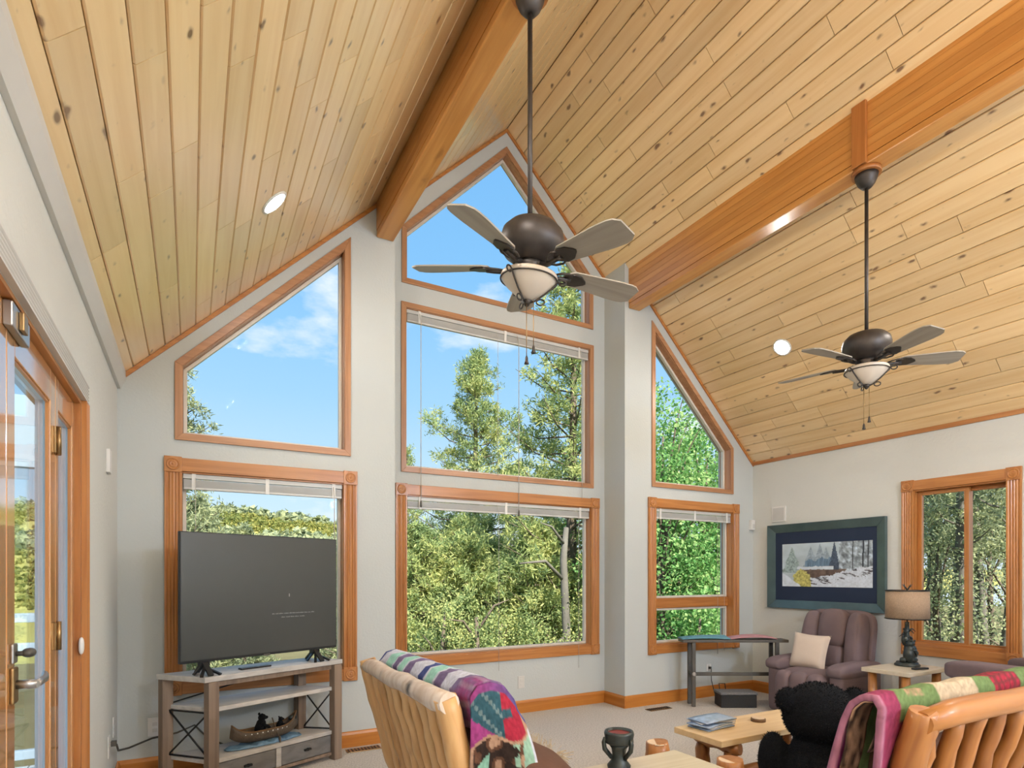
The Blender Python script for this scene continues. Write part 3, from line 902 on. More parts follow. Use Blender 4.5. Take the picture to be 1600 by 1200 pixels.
# hardware
for zc in (1.787, 1.078, 0.30):
    h_ = dbox('hinge', 'brass', XD, XD + 0.006, 2.628, 2.692, zc - 0.048, zc + 0.048, bevel=0.001)
    q = MB().lathe([(0.008, zc - 0.052), (0.008, zc + 0.052)], 10, (XD + 0.010, 2.658, 0))
    q.v = [tuple(Vector(v) - Vector(door.location)) for v in q.v]
    q.build('knuckle', 'brass', h_)
lv = dbox('lever_plate', 'brass', XD, XD + 0.010, 2.045, 2.095, 0.945, 1.045, bevel=0.006)
q = MB().tube([(XD + 0.010, 2.07, 0.996), (XD + 0.055, 2.07, 0.996)], 0.013, 12)
q.tube([(XD + 0.052, 2.062, 0.996), (XD + 0.056, 2.10, 0.997), (XD + 0.056, 2.15, 0.997), (XD + 0.052, 2.185, 1.002), (XD + 0.05, 2.195, 1.010)], [0.012, 0.0115, 0.0115, 0.010, 0.006], 10)
q.v = [tuple(Vector(v) - Vector(door.location)) for v in q.v]
q.build('lever', 'steel', lv)
dp = dbox('deadbolt_plate', 'steel', XD, XD + 0.009, 2.048, 2.092, 1.055, 1.11, bevel=0.006)
q = MB().puff((XD + 0.034, 2.085, 1.082), (0.016, 0.026, 0.013), 0.9, 0.9)
q.tube([(XD + 0.008, 2.07, 1.082), (XD + 0.034, 2.07, 1.082)], 0.007, 8)
q.v = [tuple(Vector(v) - Vector(door.location)) for v in q.v]
q.build('thumb_turn', 'gunmetal', dp)
tb = dbox('top_latch', 'steel', XD, XD + 0.022, 1.975, 2.16, 1.955, 2.022, bevel=0.004)
dbox('latch_slide', 'brass', XD + 0.022, XD + 0.034, 2.035, 2.08, 1.965, 2.015, tb, bevel=0.003)
q = MB().puff((XL + 0.004, 3.035, 1.0), (0.010, 0.016, 0.036), 0.8, 0.9)
q.v = [tuple(Vector(v) - Vector(door.location)) for v in q.v]
q.build('contact_cover', 'white', door)

# ---- recessed ceiling lights
def recessed(x, y, label, out=False):
    z = ceil_z(x)
    sl = -ANG if x < XC else ANG
    e_ = empty('recessed_light', (x, y, z))
    tag(e_, label, 'ceiling light', group='recessed ceiling lights')
    R = Matrix.Rotation(sl, 4, 'Y')
    q = MB().lathe([(0.084, -0.0005), (0.084, -0.006), (0.070, -0.009), (0.066, -0.004), (0.066, -0.0005)], 28, M_=R)
    q.build('trim_ring', 'white', e_)
    q = MB().lathe([(0.064, -0.0065), (0.064, -0.0035)], 28, M_=R)
    q.build('lens', 'lampon', e_)
recessed(0.396, 3.416, 'lit recessed light in the left ceiling slope')
recessed(4.70, 3.46, 'lit recessed light in the right ceiling slope')
for yy in (1.35, -0.7, -2.75):  # further cans added out of view to raise the room's brightness
    nth = {1.35: 'second', -0.7: 'third', -2.75: 'fourth'}[yy]
    recessed(0.396, yy, '%s recessed light from the end wall in the left slope, added out of view' % nth)
    recessed(4.70, yy, '%s recessed light from the end wall in the right slope, added out of view' % nth)
# unseen globes added behind the camera to brighten the room
for i, (gx, gy, gz) in enumerate(((1.5, -1.6, 2.7), (3.7, -1.6, 2.7), (2.6, -3.0, 2.7))):
    e_ = empty('fill_globe', (gx, gy, gz))
    tag(e_, ['warm fill globe added at the left, unseen behind the viewer', 'cool fill globe added at the right, unseen behind the viewer', 'cool fill globe added nearest the back wall, unseen behind the viewer'][i], 'fill light', group='added fill globes behind the viewer')
    MB().puff((0, 0, 0), (0.15, 0.15, 0.15), 1, 1).build('globe', ('globe', 'globecool', 'globecool')[i], e_)
    MB().tube([(0, 0, 0.15), (0, 0, ceil_z(gx) - gz)], 0.008, 8).build('stem', 'bronze', e_)

# ================================================================== ceiling fans
def make_fan(x, y, a0, label, rod_top, tilt=None):
    Z = 2.665                                  # blade plane
    e_ = empty('ceiling_fan', (x, y, Z))
    tag(e_, label, 'ceiling fan', group='five-bladed ceiling fans')
    L = lambda prof, nm, mat, par=e_, n=32: MB().lathe(prof, n).build(nm, mat, par)
    top = rod_top - Z
    L([(0.016, top - 0.085), (0.030, top - 0.080), (0.050, top - 0.055), (0.064, top - 0.022), (0.068, top - 0.001)], 'canopy', 'bronze')
    MB().tube([(0, 0, 0.195), (0, 0, top - 0.08)], 0.011, 12).build('downrod', 'bronze', e_)
    L([(0.075, 0.012), (0.095, 0.030), (0.118, 0.045), (0.139, 0.075), (0.142, 0.115), (0.134, 0.148), (0.106, 0.176), (0.060, 0.190), (0.022, 0.197)], 'motor_housing', 'bronze')
    L([(0.060, -0.035), (0.066, -0.020), (0.062, 0.0), (0.068, 0.012)], 'switch_housing', 'bronze')
    # five blades with ornate irons
    bl = MB()
    n_ = 14; top_, bot_ = [], []
    xs = [0.185 + (0.545 - 0.185) * k / n_ for k in range(n_ + 1)]
    def half(u):
        w_ = 0.048 + 0.022 * min(1, (u - 0.185) / 0.25)
        tip = (0.545 - u)
        if tip < 0.05:
            w_ *= max(0.62, math.sqrt(max(0.0, 1 - ((0.05 - tip) / 0.05) ** 2 * 0.62)))
        if u < 0.21:
            w_ *= 0.72 + 0.28 * (u - 0.185) / 0.025
        return w_
    pts = [(u, -half(u)) for u in xs] + [(u, half(u)) for u in reversed(xs)]
    bl.prism(pts, 'z', -0.003, 0.003)
    bl_me = bl.mesh('blade'); bl_me.materials.append(M['blade'])
    ir = MB()
    ir.tube([(0.075, 0, -0.006), (0.12, 0, -0.018), (0.165, 0, -0.014), (0.20, 0, -0.008)], [0.012, 0.009, 0.010, 0.012], 10)
    ir.prism([(0.165, -0.018), (0.205, -0.042), (0.245, -0.036), (0.275, -0.012), (0.282, 0.0), (0.275, 0.012), (0.245, 0.036), (0.205, 0.042), (0.165, 0.018)], 'z', -0.010, -0.0035)
    for sg in (-1, 1):
        ir.tube([(0.11, 0.0, -0.012), (0.14, 0.030 * sg, -0.012), (0.175, 0.040 * sg, -0.010), (0.20, 0.030 * sg, -0.008)], 0.005, 8)
    ir_me = ir.mesh('blade_iron'); ir_me.materials.append(M['bronze'])
    for k in range(5):
        o = bpy.data.objects.new('blade', bl_me); COL.objects.link(o); o.parent = e_
        o.rotation_euler = (rad(-12), 0, rad(a0 + 72 * k))
        o.rotation_mode = 'XYZ'
        i_ = bpy.data.objects.new('blade_iron', ir_me); COL.objects.link(i_); i_.parent = o
    # alabaster bowl with scrolled cage
    bo = L([(0.0005, -0.142), (0.020, -0.139), (0.060, -0.117), (0.098, -0.086), (0.121, -0.060), (0.128, -0.046), (0.124, -0.036), (0.095, -0.033), (0.062, -0.034)], 'light_bowl', 'bowl')
    q = MB()
    ringp = [(0.127 * math.cos(t), 0.127 * math.sin(t), -0.058) for t in [2 * math.pi * i / 36 for i in range(37)]]
    q.tube(ringp, 0.0035, 8, cap=False)
    for k in range(3):
        a = rad(a0 + 20 + 120 * k); c_, s_ = math.cos(a), math.sin(a)
        P = [(0.134, -0.055), (0.113, -0.079), (0.075, -0.114), (0.034, -0.144), (0.012, -0.152)]
        q.tube([(r * c_, r * s_, z) for r, z in P], 0.004, 8)
        for (rc, zc, rr) in ((0.150, -0.062, 0.017), (0.060, -0.148, 0.018)):
            cp = [((rc + rr * math.cos(t)) * c_, (rc + rr * math.cos(t)) * s_, zc + rr * 0.7 * math.sin(t)) for t in [2 * math.pi * i / 14 for i in range(15)]]
            q.tube(cp, 0.0035, 7, cap=False)
    q.lathe([(0.0005, -0.172), (0.010, -0.165), (0.014, -0.155), (0.024, -0.145), (0.010, -0.139)], 14)
    q.build('bowl_cage', 'bronze', e_)
    for (dx, dy, ln) in ((0.012, -0.01, 0.155), (-0.012, 0.01, 0.20)):
        ch = MB().tube([(dx, dy, -0.15), (dx, dy, -0.19 - ln)], 0.0018, 6).build('pull_chain', 'brass', e_)
        MB().lathe([(0.002, -0.19 - ln), (0.006, -0.20 - ln), (0.007, -0.215 - ln), (0.011, -0.228 - ln), (0.004, -0.23 - ln)], 10, (dx, dy, 0)).build('chain_fob', 'bronze', ch)
    if tilt:
        T_ = Matrix.Rotation(tilt[0], 4, Vector(tilt[1]))
        for ch in e_.children:
            if ch.name.split('.')[0] not in ('canopy', 'downrod', 'pull_chain'):
                ch.matrix_basis = T_ @ Matrix.LocRotScale(ch.location, ch.rotation_euler, ch.scale)
    return e_
make_fan(FAN1[0], FAN1[1], 66, 'large bronze ceiling fan hanging in front of the gable window', 3.872, tilt=(rad(-7), (-0.96, -0.28, 0)))
make_fan(FAN2[0], FAN2[1], 32, 'smaller-looking bronze ceiling fan hung from the right beam', 3.872)

# ================================================================== television stand and television
st = empty('tv_stand', (0.40, 4.10, 0))
tag(st, 'weathered wooden television stand with black X braces and drawers', 'tv stand')
SL, SFL, SFR, SBR = Vector((-0.185, 4.12)), Vector((0.070, 3.835)), Vector((0.945, 4.225)), Vector((0.72, 4.415))
def sbox(name, mat, poly, z0, z1, par=st, bevel=0.003):
    return MB().prism([tuple(p) for p in poly], 'z', z0, z1).build(name, mat, par, world=(par is st), bevel=bevel)
cen = (SL + SFL + SFR + SBR) / 4
def shrink(k):
    return [cen + (p - cen) * k for p in (SL, SFL, SFR, SBR)]
sbox('top', 'greytop', shrink(1.0), 0.668, 0.70)
legs = [SL + (cen - SL).normalized() * 0.05, SFL + (cen - SFL).normalized() * 0.05, SFR + (cen - SFR).normalized() * 0.05, SBR + (cen - SBR).normalized() * 0.05]
U = (SFR - SFL).normalized(); N2 = Vector((-U.y, U.x))
for p in legs:
    w_ = 0.031
    sbox('leg', 'greywood', [p + U * a * w_ + N2 * b_ * w_ for a, b_ in ((-1, -1), (1, -1), (1, 1), (-1, 1))], 0.001, 0.667)
sbox('middle_shelf', 'greytop', shrink(0.90), 0.486, 0.512)
sbox('lower_shelf', 'greytop', shrink(0.90), 0.178, 0.205)
sbox('bottom_shelf', 'greywood', shrink(0.88), 0.030, 0.052)
A_, B_ = legs[1] + U * 0.031, legs[2] - U * 0.031
def front_piece(name, mat, u0, u1, z0, z1, d0, d1, par=st):
    q = [A_ + U * u0 + N2 * d0, A_ + U * u1 + N2 * d0, A_ + U * u1 + N2 * d1, A_ + U * u0 + N2 * d1]
    return sbox(name, mat, q, z0, z1, par)
FL_ = (B_ - A_).length
front_piece('divider', 'greytop', FL_ / 2 - 0.018, FL_ / 2 + 0.018, 0.053, 0.177, 0.0, 0.18)
front_piece('apron', 'greywood', 0.0, FL_, 0.635, 0.667, 0.0, 0.02)
for k in range(2):
    u0, u1 = (0.004, FL_ / 2 - 0.021) if k == 0 else (FL_ / 2 + 0.021, FL_ - 0.004)
    dr = front_piece('drawer', 'drawer', u0, u1, 0.056, 0.174, 0.004, 0.18)
    um = (u0 + u1) / 2; c = A_ + U * um - N2 * 0.004
    q = MB().bar((c.x - 0.022, c.y - 0.010, 0.118), (c.x + 0.022, c.y + 0.010, 0.118), 0.016, 0.012)
    q.tube([(c.x, c.y + 0.006, 0.118), (c.x, c.y - 0.006, 0.118)], 0.010, 8)
    q.build('pull', 'iron', st, world=True)
def xbrace(p, q_, z0, z1):
    for a, b_ in ((z0, z1), (z1, z0)):
        MB().tube([(p.x, p.y, a), (q_.x, q_.y, b_)], 0.0055, 8).build('brace', 'iron', st, world=True)
    for zz in (z0 - 0.004, z1 + 0.004):
        MB().bar((p.x, p.y, zz), (q_.x, q_.y, zz), 0.012, 0.008).build('brace_rail', 'iron', st, world=True)
def between(p, q_):
    d = (q_ - p).normalized(); return p + d * 0.028, q_ - d * 0.028
xbrace(*between(legs[0], legs[1]), 0.216, 0.476)
xbrace(*between(legs[3], legs[2]), 0.216, 0.476)
pa_, pb_ = between(legs[0], legs[3])
MB().tube([(pa_.x, pa_.y, 0.516), (pb_.x, pb_.y, 0.664)], 0.0045, 8).build('brace', 'iron', st, world=True)

T0, T1 = Vector((-0.058, 3.885)), Vector((0.917, 4.29))
tu = (T1 - T0).normalized(); tn = Vector((tu.y, -tu.x))       # tn points to the room
tvw = (T1 - T0).length
ang_t = math.atan2(tu.y, tu.x)
tv = empty('television', (T0.x, T0.y, 0.701), ang_t)
tag(tv, 'large flat-screen television with a dark screen on the stand', 'television')
B0 = 0.078; H = 0.775
MB().box(0, tvw, 0.0, 0.030, B0, B0 + H).build('bezel', 'black', tv, bevel=0.004)
MB().box(0.2, tvw - 0.2, 0.030, 0.062, B0 + 0.04, B0 + 0.5).build('rear_housing', 'black', tv, bevel=0.01)
MB().box(0.006, tvw - 0.006, -0.002, 0.0, B0 + 0.016, B0 + H - 0.006).build('screen', 'screen', tv)
MB().box(tvw * 0.5 - 0.022, tvw * 0.5 + 0.022, -0.004, -0.0005, B0 - 0.004, B0 + 0.010).build('badge', 'gunmetal', tv)
random.seed(4)
for (uc, zc, wd) in ((0.715, 0.262, 0.30), (0.715, 0.238, 0.17)):        # two lines of small blurred print
    q = MB(); u = uc - wd / 2
    while u < uc + wd / 2:
        w_ = random.uniform(0.012, 0.034)
        v = u
        while v < u + w_:
            hh = random.choice((0.004, 0.0045, 0.006))
            q.box(v, v + 0.0028, -0.0030, -0.0021, B0 + zc, B0 + zc + hh); v += 0.0046
        u += w_ + 0.007
    t_ = q.build('screen_text', 'screentext', tv); t_['kind'] = 'stuff'
MB().box(0.683, 0.690, -0.0030, -0.0021, B0 + 0.375, B0 + 0.395).build('screen_mark', 'screentext', tv)
for uc in (0.14, tvw - 0.17):
    q = MB()
    for sy in (-1, 1):
        q.bar((uc, 0.012, B0 + 0.004), (uc, 0.012 + sy * 0.095, 0.006), 0.030, 0.012, up=(0, 0, 1))
    q.box(uc - 0.03, uc + 0.03, -0.004, 0.028, B0 - 0.020, B0 + 0.002)
    for sx in (-1, 1):
        q.bar((uc, 0.012, B0 - 0.010), (uc + sx * 0.06, 0.012, 0.006), 0.022, 0.010)
        q.bar((uc, 0.0, B0 - 0.03), (uc + sx * 0.055, -0.085, 0.006), 0.018, 0.012)
    q.build('foot', 'black', tv)

ob = MB().box(-0.10, 0.10, -0.022, 0.022, 0, 0.012).build('remote_control', 'black', bevel=0.004, loc=(0.36, 4.085, 0.7005))
ob.rotation_euler = (0, 0, ang_t)
tag(ob, 'black remote control lying on the television stand', 'remote control')

# ---- canoe ornament with two bears
cn = empty('canoe_figurine', (0.425, 4.12, 0.2056), ang_t)
tag(cn, 'ornament of two bears paddling a birch canoe on the lower shelf', 'figurine')
q = MB(); P = []
Lc = 0.22
for i in range(25):
    s_ = -1 + 2 * i / 24
    w_ = 0.055 * (1 - abs(s_) ** 3.0) + 0.003
    zk = 0.022 + 0.055 * abs(s_) ** 4
    zr = 0.095 + 0.055 * abs(s_) ** 5 + 0.02 * max(0, s_) ** 4
    row = []
    for j in range(13):
        t = -1 + 2 * j / 12
        row.append((Lc * s_ + 0.012 * s_ * (1 - t * t), w_ * math.sin(t * math.pi / 2), zk + (zr - zk) * abs(t) ** 2.2))
    P.append(row)
q.grid(P); q.build('hull', 'canoe', cn, solid=0.006)
q = MB()
for sg in (-1, 1):
    q.tube([(Lc * (-1 + 2 * i / 24), sg * (0.055 * (1 - abs(-1 + 2 * i / 24) ** 3) + 0.003), 0.095 + 0.055 * abs(-1 + 2 * i / 24) ** 5 + 0.02 * max(0, -1 + 2 * i / 24) ** 4) for i in range(25)], 0.005, 7)
q.build('gunwale', 'barkring', cn)
for i in range(9):
    xx = -0.15 + 0.034 * i
    MB().puff((xx, -0.058 * (1 - abs(xx / Lc) ** 3), 0.084), (0.0055, 0.004, 0.0055), 1, 1, nu=6, nv=8).build('lashing', 'white', cn)
q = MB(); rows = []
for i in range(22):
    row = []
    for j in range(10):
        x_ = -0.26 + 0.50 * i / 21; y_ = -0.075 + 0.15 * j / 9
        k = max(0.0, 1 - (x_ / 0.27) ** 2) ** 0.5
        row.append((x_, y_ * k, 0.004 + 0.022 * k * (0.5 + 0.5 * math.sin(x_ * 60 + y_ * 40)) * (1 if 0 < j < 9 else 0)))
    rows.append(row)
q.grid(rows); q.build('water_base', 'water', cn, solid=0.006)
def mini_bear(par, x, y, z, s, face, nm):
    q = MB(); c_ = face
    def el(px, py, pz, a, b_, c2, R=None):
        q.puff((x + s * px * c_, y + s * py, z + s * pz), (s * a, s * b_, s * c2), 1, 1, R, nu=12, nv=16)
    el(0, 0, 0.35, 0.26, 0.25, 0.40); el(0.05, 0, 0.62, 0.22, 0.22, 0.22)
    el(0.10, 0, 0.90, 0.19, 0.18, 0.17); el(0.28, 0, 0.87, 0.12, 0.10, 0.08)
    for sy in (-1, 1):
        el(0.02, 0.13 * sy, 1.06, 0.06, 0.05, 0.07)
        el(0.20, 0.22 * sy, 0.50, 0.24, 0.08, 0.09, rotm(0, 0.5 * c_, 0)); el(0.22, 0.15 * sy, 0.10, 0.24, 0.10, 0.12)
    return q.build(nm, 'bearfur', par)
mini_bear(cn, -0.035, 0, 0.045, 0.135, 1, 'bear')
mini_bear(cn, 0.10, 0, 0.055, 0.085, 1, 'cub')
q = MB().tube([(0.03, -0.03, 0.16), (0.055, -0.066, 0.04)], 0.004, 7); q.puff((0.06, -0.074, 0.018), (0.006, 0.012, 0.024), 0.8, 0.8)
q.build('paddle', 'canoe', cn)
MB().puff((0.195, 0, 0.125), (0.03, 0.022, 0.02), 0.9, 0.9).build('fern_sprig', 'verdigris', cn)

# ================================================================== outlets, sensors, vents, cords
def plate(name, label, cat, c, axis, wd, ht, mat='white', slots=True, t=0.006):
    """wall plate; axis: direction out of the wall"""
    e_ = empty(name, c); tag(e_, label, cat)
    ax = Vector(axis); sd = Vector((-ax.y, ax.x, 0))
    def bx(u0, u1, z0, z1, t0, t1):
        q = MB(); vs = []
        for tt in (t0, t1):
            for u, z in ((u0, z0), (u1, z0), (u1, z1), (u0, z1)):
                p = sd * u + ax * tt; vs.append((p.x, p.y, z))
        q.add(vs, [(0, 3, 2, 1), (4, 5, 6, 7), (0, 1, 5, 4), (1, 2, 6, 5), (2, 3, 7, 6), (3, 0, 4, 7)])
        return q
    bx(-wd / 2, wd / 2, -ht / 2, ht / 2, 0.0005, t).build('cover_plate', mat, e_, bevel=0.002)
    if slots:
        for zz in (-0.02, 0.02):
            bx(-0.014, 0.014, zz - 0.012, zz + 0.012, t, t + 0.002).build('socket', 'crown', e_, bevel=0.002)
    return e_, bx
plate('wall_outlet', 'grey wall outlet under the wide bay window', 'outlet', (2.718, YB, 0.29), (0, -1, 0), 0.07, 0.115, 'crown')
plate('wall_outlet', 'white wall outlet half hidden behind the television stand leg', 'outlet', (-0.205, YW, 0.31), (0, -1, 0), 0.085, 0.12)
plate('wall_outlet', 'small round-edged outlet with a plug under the lower right end window', 'outlet', (4.84, YW, 0.31), (0, -1, 0), 0.07, 0.075)
plate('wall_outlet', 'white outlet on the left wall near the corner', 'outlet', (XL, 3.98, 0.33), (1, 0, 0), 0.075, 0.12)
plate('wall_outlet', 'second white outlet on the left wall beside the corner cord', 'outlet', (XL, 4.22, 0.39), (1, 0, 0), 0.075, 0.12)
plate('wall_thermostat', 'white wall control on the left wall near the corner', 'thermostat', (XL, 3.93, 1.93), (1, 0, 0), 0.09, 0.13, slots=False, t=0.018)
ev, bxs = plate('wall_speaker', 'square white flush speaker above the framed picture', 'speaker', (XR, 4.115, 1.95), (-1, 0, 0), 0.165, 0.165, slots=False, t=0.012)
bxs(-0.068, 0.068, -0.068, 0.068, 0.012, 0.015).build('grille', 'blind', ev, bevel=0.002)
ev, bxs = plate('motion_sensor', 'small white motion sensor in the corner beside the picture', 'sensor', (5.50, YW, 1.855), (0, -1, 0), 0.055, 0.11, slots=False, t=0.04)
bxs(-0.02, 0.02, -0.035, 0.01, 0.04, 0.046).build('sensor_window', 'crown', ev, bevel=0.002)
def vent(label, x0, x1, y0, y1):
    e_ = empty('floor_vent', ((x0 + x1) / 2, (y0 + y1) / 2, 0.0)); tag(e_, label, 'vent', group='floor registers')
    MB().box(x0, x1, y0, y1, 0.0005, 0.006).build('frame', 'brass', e_, world=True, bevel=0.002)
    k = 10
    for i in range(k):
        xx = x0 + 0.015 + (x1 - x0 - 0.03) * i / (k - 1)
        MB().box(xx - 0.004, xx + 0.004, y0 + 0.015, y1 - 0.015, 0.006, 0.010).build('louvre', 'bronze', e_, world=True)
vent('brown floor register near the bay return corner', 3.83, 4.10, 4.22, 4.31)
vent('brown floor register beside the television stand foot', 1.00, 1.25, 4.29, 4.38)
q = MB().tube([(XL + 0.012, 4.02, 0.335), (XL + 0.035, 4.03, 0.325), (XL + 0.04, 4.07, 0.28), (-0.33, 4.20, 0.255), (-0.22, 4.40, 0.25), (-0.08, 4.43, 0.26), (0.02, 4.42, 0.30), (0.10, 4.43, 0.20), (0.2, 4.43, 0.14)], 0.006, 8)
q.box(XL + 0.010, XL + 0.036, 4.005, 4.035, 0.322, 0.35)
tag(q.build('power_cord', 'gunmetal'), 'dark power cord running from the left wall outlet behind the stand', 'cord')
q = MB().tube([(4.84, YW - 0.010, 0.31), (4.842, YW - 0.035, 0.30), (4.83, YW - 0.05, 0.18), (4.80, YW - 0.12, 0.06), (4.74, 4.20, 0.02), (4.72, 4.19, 0.05), (4.745, 4.135, 0.06)], 0.0045, 8)
q.box(4.828, 4.852, YW - 0.030, YW - 0.009, 0.298, 0.322)
tag(q.build('power_cord', 'black'), 'thin black cord from the outlet to the box under the bench', 'cord')

# ================================================================== bench with cloths, box under it
ba, bb = Vector((4.245, 4.235)), Vector((5.16, 3.735))
bu = (bb - ba).normalized(); ang_b = math.atan2(bu.y, bu.x); bl_ = (bb - ba).length
be = empty('metal_bench', (ba.x, ba.y, 0), ang_b)
tag(be, 'narrow grey metal folding bench set across the far corner', 'bench')
MB().box(0.0, bl_, -0.02, 0.15, 0.632, 0.660).build('top', 'gunmetal', be, bevel=0.003)
for xx in (0.11, bl_ - 0.11):
    for yy in (-0.005, 0.13):
        MB().box(xx - 0.018, xx + 0.018, yy - 0.014, yy + 0.014, 0.001, 0.631).build('leg', 'gunmetal', be, bevel=0.003)
    MB().box(xx - 0.012, xx + 0.012, 0.010, 0.115, 0.31, 0.335).build('side_rail', 'gunmetal', be)
MB().box(0.128, bl_ - 0.128, -0.017, 0.007, 0.305, 0.340).build('stretcher', 'gunmetal', be, bevel=0.003)
q = MB().lathe([(0.020, 0), (0.022, 0.008), (0.012, 0.012)], 14, M_=Matrix.Translation((0.11, -0.019, 0.322)) @ Matrix.Rotation(rad(90), 4, 'X'))
q.build('bolt', 'steel', be)
def cloth(name, label, mat, x0, x1, hgt, par_ang=ang_b, skew=0.0, fold=0.02):
    e0 = Vector((ba.x, ba.y, 0.6605))
    q = MB(); rows = []
    for i in range(21):
        u = i / 20; row = []
        for j in range(11):
            v = j / 10
            z = 0.006 + hgt * math.sin(math.pi * min(1, max(0, u))) ** 0.7 * (0.55 + 0.45 * math.sin(math.pi * v)) + fold * u * v
            row.append((x0 + (x1 - x0) * u + skew * v, -0.020 + 0.168 * v, z))
        rows.append(row)
    q.grid(rows)
    o = q.build(name, mat, loc=tuple(e0), solid=0.010); o.rotation_euler = (0, 0, ang_b)
    return tag(o, label, 'cloth')
cloth('folded_cloth', 'teal folded cloth on the left half of the metal bench', 'tealpad', -0.005, 0.47, 0.018)
cloth('folded_cloth', 'pink and grey folded cloth on the right half of the metal bench', 'pinkpad', 0.475, 0.93, 0.035, fold=0.005)
bxp = empty('storage_box', (4.72, 3.99, 0), ang_b)
tag(bxp, 'black woven box with grey lid on the carpet under the bench', 'box')
MB().box(-0.175, 0.175, -0.08, 0.11, 0.001, 0.125).build('body', 'wicker', bxp, bevel=0.006)
MB().box(-0.182, 0.182, -0.086, 0.116, 0.126, 0.150).build('lid', 'wickertop', bxp, bevel=0.006)
MB().tube([(-0.12, 0.11, 0.13), (-0.12, 0.135, 0.20), (-0.06, 0.135, 0.20), (-0.06, 0.11, 0.13)], 0.005, 8).build('handle', 'iron', bxp)

# ================================================================== recliners
def recliner(name, label, loc, rz, arm=0.53, back=0.99, depth=0.62, wd=0.76, pad_e=0.68):
    e_ = empty(name, loc, rz); tag(e_, label, 'recliner', group='mauve recliners')
    h2 = wd / 2; d2 = depth / 2
    MB().box(-d2 + 0.05, d2 - 0.08, -h2 + 0.10, h2 - 0.10, 0.02, 0.30).build('base', 'mauve', e_, bevel=0.03)
    for sg in (-1, 1):
        q = MB(); q.puff((-0.01, sg * (h2 - 0.075), arm * 0.44), (d2 - 0.01, 0.066, arm * 0.44), 0.22, 0.25)
        a_ = q.build('arm_side', 'mauve', e_)
        q = MB(); q.puff((0.005, sg * (h2 - 0.075), arm - 0.070), (d2 + 0.01, 0.082, 0.072), pad_e, 0.30, rotm(0, 0.02, 0))
        q.build('arm_pad', 'mauve', e_)
    MB().puff((0.03, 0, 0.36), (d2 - 0.02, h2 - 0.15, 0.085), 0.55, 0.35).build('seat_cushion', 'mauve', e_)
    for (yy, ww) in ((-0.155, 0.085), (0.0, 0.10), (0.155, 0.085)):
        q = MB(); q.puff((d2 - 0.005, yy, 0.235), (0.075, ww, 0.185), 0.6, 0.65, rotm(0, 0.10, 0))
        q.build('footrest_roll', 'mauve', e_)
    tl = rotm(0, -0.16, 0)
    MB().puff((-d2 + 0.055, 0, back * 0.62), (0.055, h2 - 0.05, back * 0.36), 0.35, 0.4, tl).build('back_shell', 'mauve', e_)
    MB().puff((-d2 + 0.125, 0, back * 0.80), (0.085, 0.135, back * 0.19), 0.62, 0.6, tl).build('head_cushion', 'mauve', e_)
    MB().puff((-d2 + 0.165, 0, back * 0.54), (0.085, 0.135, back * 0.12), 0.7, 0.6, tl).build('lumbar_cushion', 'mauve', e_)
    for sg in (-1, 1):
        q = MB(); q.puff((-d2 + 0.15, sg * 0.225, back * 0.665), (0.085, 0.085, back * 0.30), 0.55, 0.65, rotm(sg * 0.10, -0.20, sg * -0.25))
        q.build('back_wing', 'mauve', e_)
    return e_
recliner('recliner', 'mauve microfibre recliner holding the cream pillow below the picture', (5.140, 3.365, 0.0), math.pi)
recliner('recliner', 'second mauve recliner, only its arm showing right of the lamp table', (5.02, 1.75, 0.0), rad(76), arm=0.70, back=1.05, depth=0.70, pad_e=0.5)

q = MB(); rows = []
for i in range(17):                                  # knife-edge pillow
    row = []
    for j in range(17):
        u, v = -1 + i / 8, -1 + j / 8
        k = (1 - u ** 4) * (1 - v ** 4)
        pinch = 1 - 0.10 * (1 - abs(u) ** 2) * abs(v) ** 3 - 0.0
        row.append((0.17 * u * (1 - 0.08 * (1 - v * v)), 0.17 * v * (1 - 0.08 * (1 - u * u)), 0.065 * k ** 0.5))
    rows.append(row)
q.grid(rows); q.grid([[(x, y, -z) for x, y, z in r] for r in rows])
pil = q.build('throw_pillow', 'cream', loc=(5.06, 3.44, 0.585))
pil.rotation_euler = (rad(8), rad(-72), rad(0))
tag(pil, 'cream square throw pillow leaning in the mauve recliner', 'pillow')

# ================================================================== picture, side table, lamp
pic = empty('framed_picture', (XR, 3.615, 0.945))
tag(pic, 'wide framed winter landscape print with navy mat on the right wall', 'picture')
y0, y1, z0, z1 = 3.0, 4.232, 0.948, 1.832
def prail(name, pts, mat):
    """mitred frame member: outer a,b then inner b,a; sloped profile rising to the outside"""
    (ya, za), (yb, zb), (yc, zc), (yd, zd) = pts
    q = MB(); T0_, T1_ = 0.045, 0.018
    vs = [(XR - 0.0005, ya, za), (XR - 0.0005, yb, zb), (XR - 0.0005, yc, zc), (XR - 0.0005, yd, zd),
          (XR - T0_, ya, za), (XR - T0_, yb, zb), (XR - T1_, yc, zc), (XR - T1_, yd, zd)]
    q.add(vs, [(0, 1, 2, 3), (7, 6, 5, 4), (0, 4, 5, 1), (1, 5, 6, 2), (2, 6, 7, 3), (3, 7, 4, 0)])
    q.build(name, mat, pic, world=True, bevel=0.003)
fw = 0.085
O = [(y0, z0), (y1, z0), (y1, z1), (y0, z1)]; I_ = [(y0 + fw, z0 + fw), (y1 - fw, z0 + fw), (y1 - fw, z1 - fw), (y0 + fw, z1 - fw)]
for i in range(4):
    j = (i + 1) % 4
    prail('frame_rail', [O[i], O[j], I_[j], I_[i]], 'teal')
MB().box(XR - 0.014, XR - 0.010, y0 + fw - 0.004, y1 - fw + 0.004, z0 + fw - 0.004, z1 - fw + 0.004).build('mat_board', 'navy', pic, world=True)
py0, py1, pz0, pz1 = 3.124, 4.065, 1.178, 1.622
nu, nv = 190, 92
q = MB()
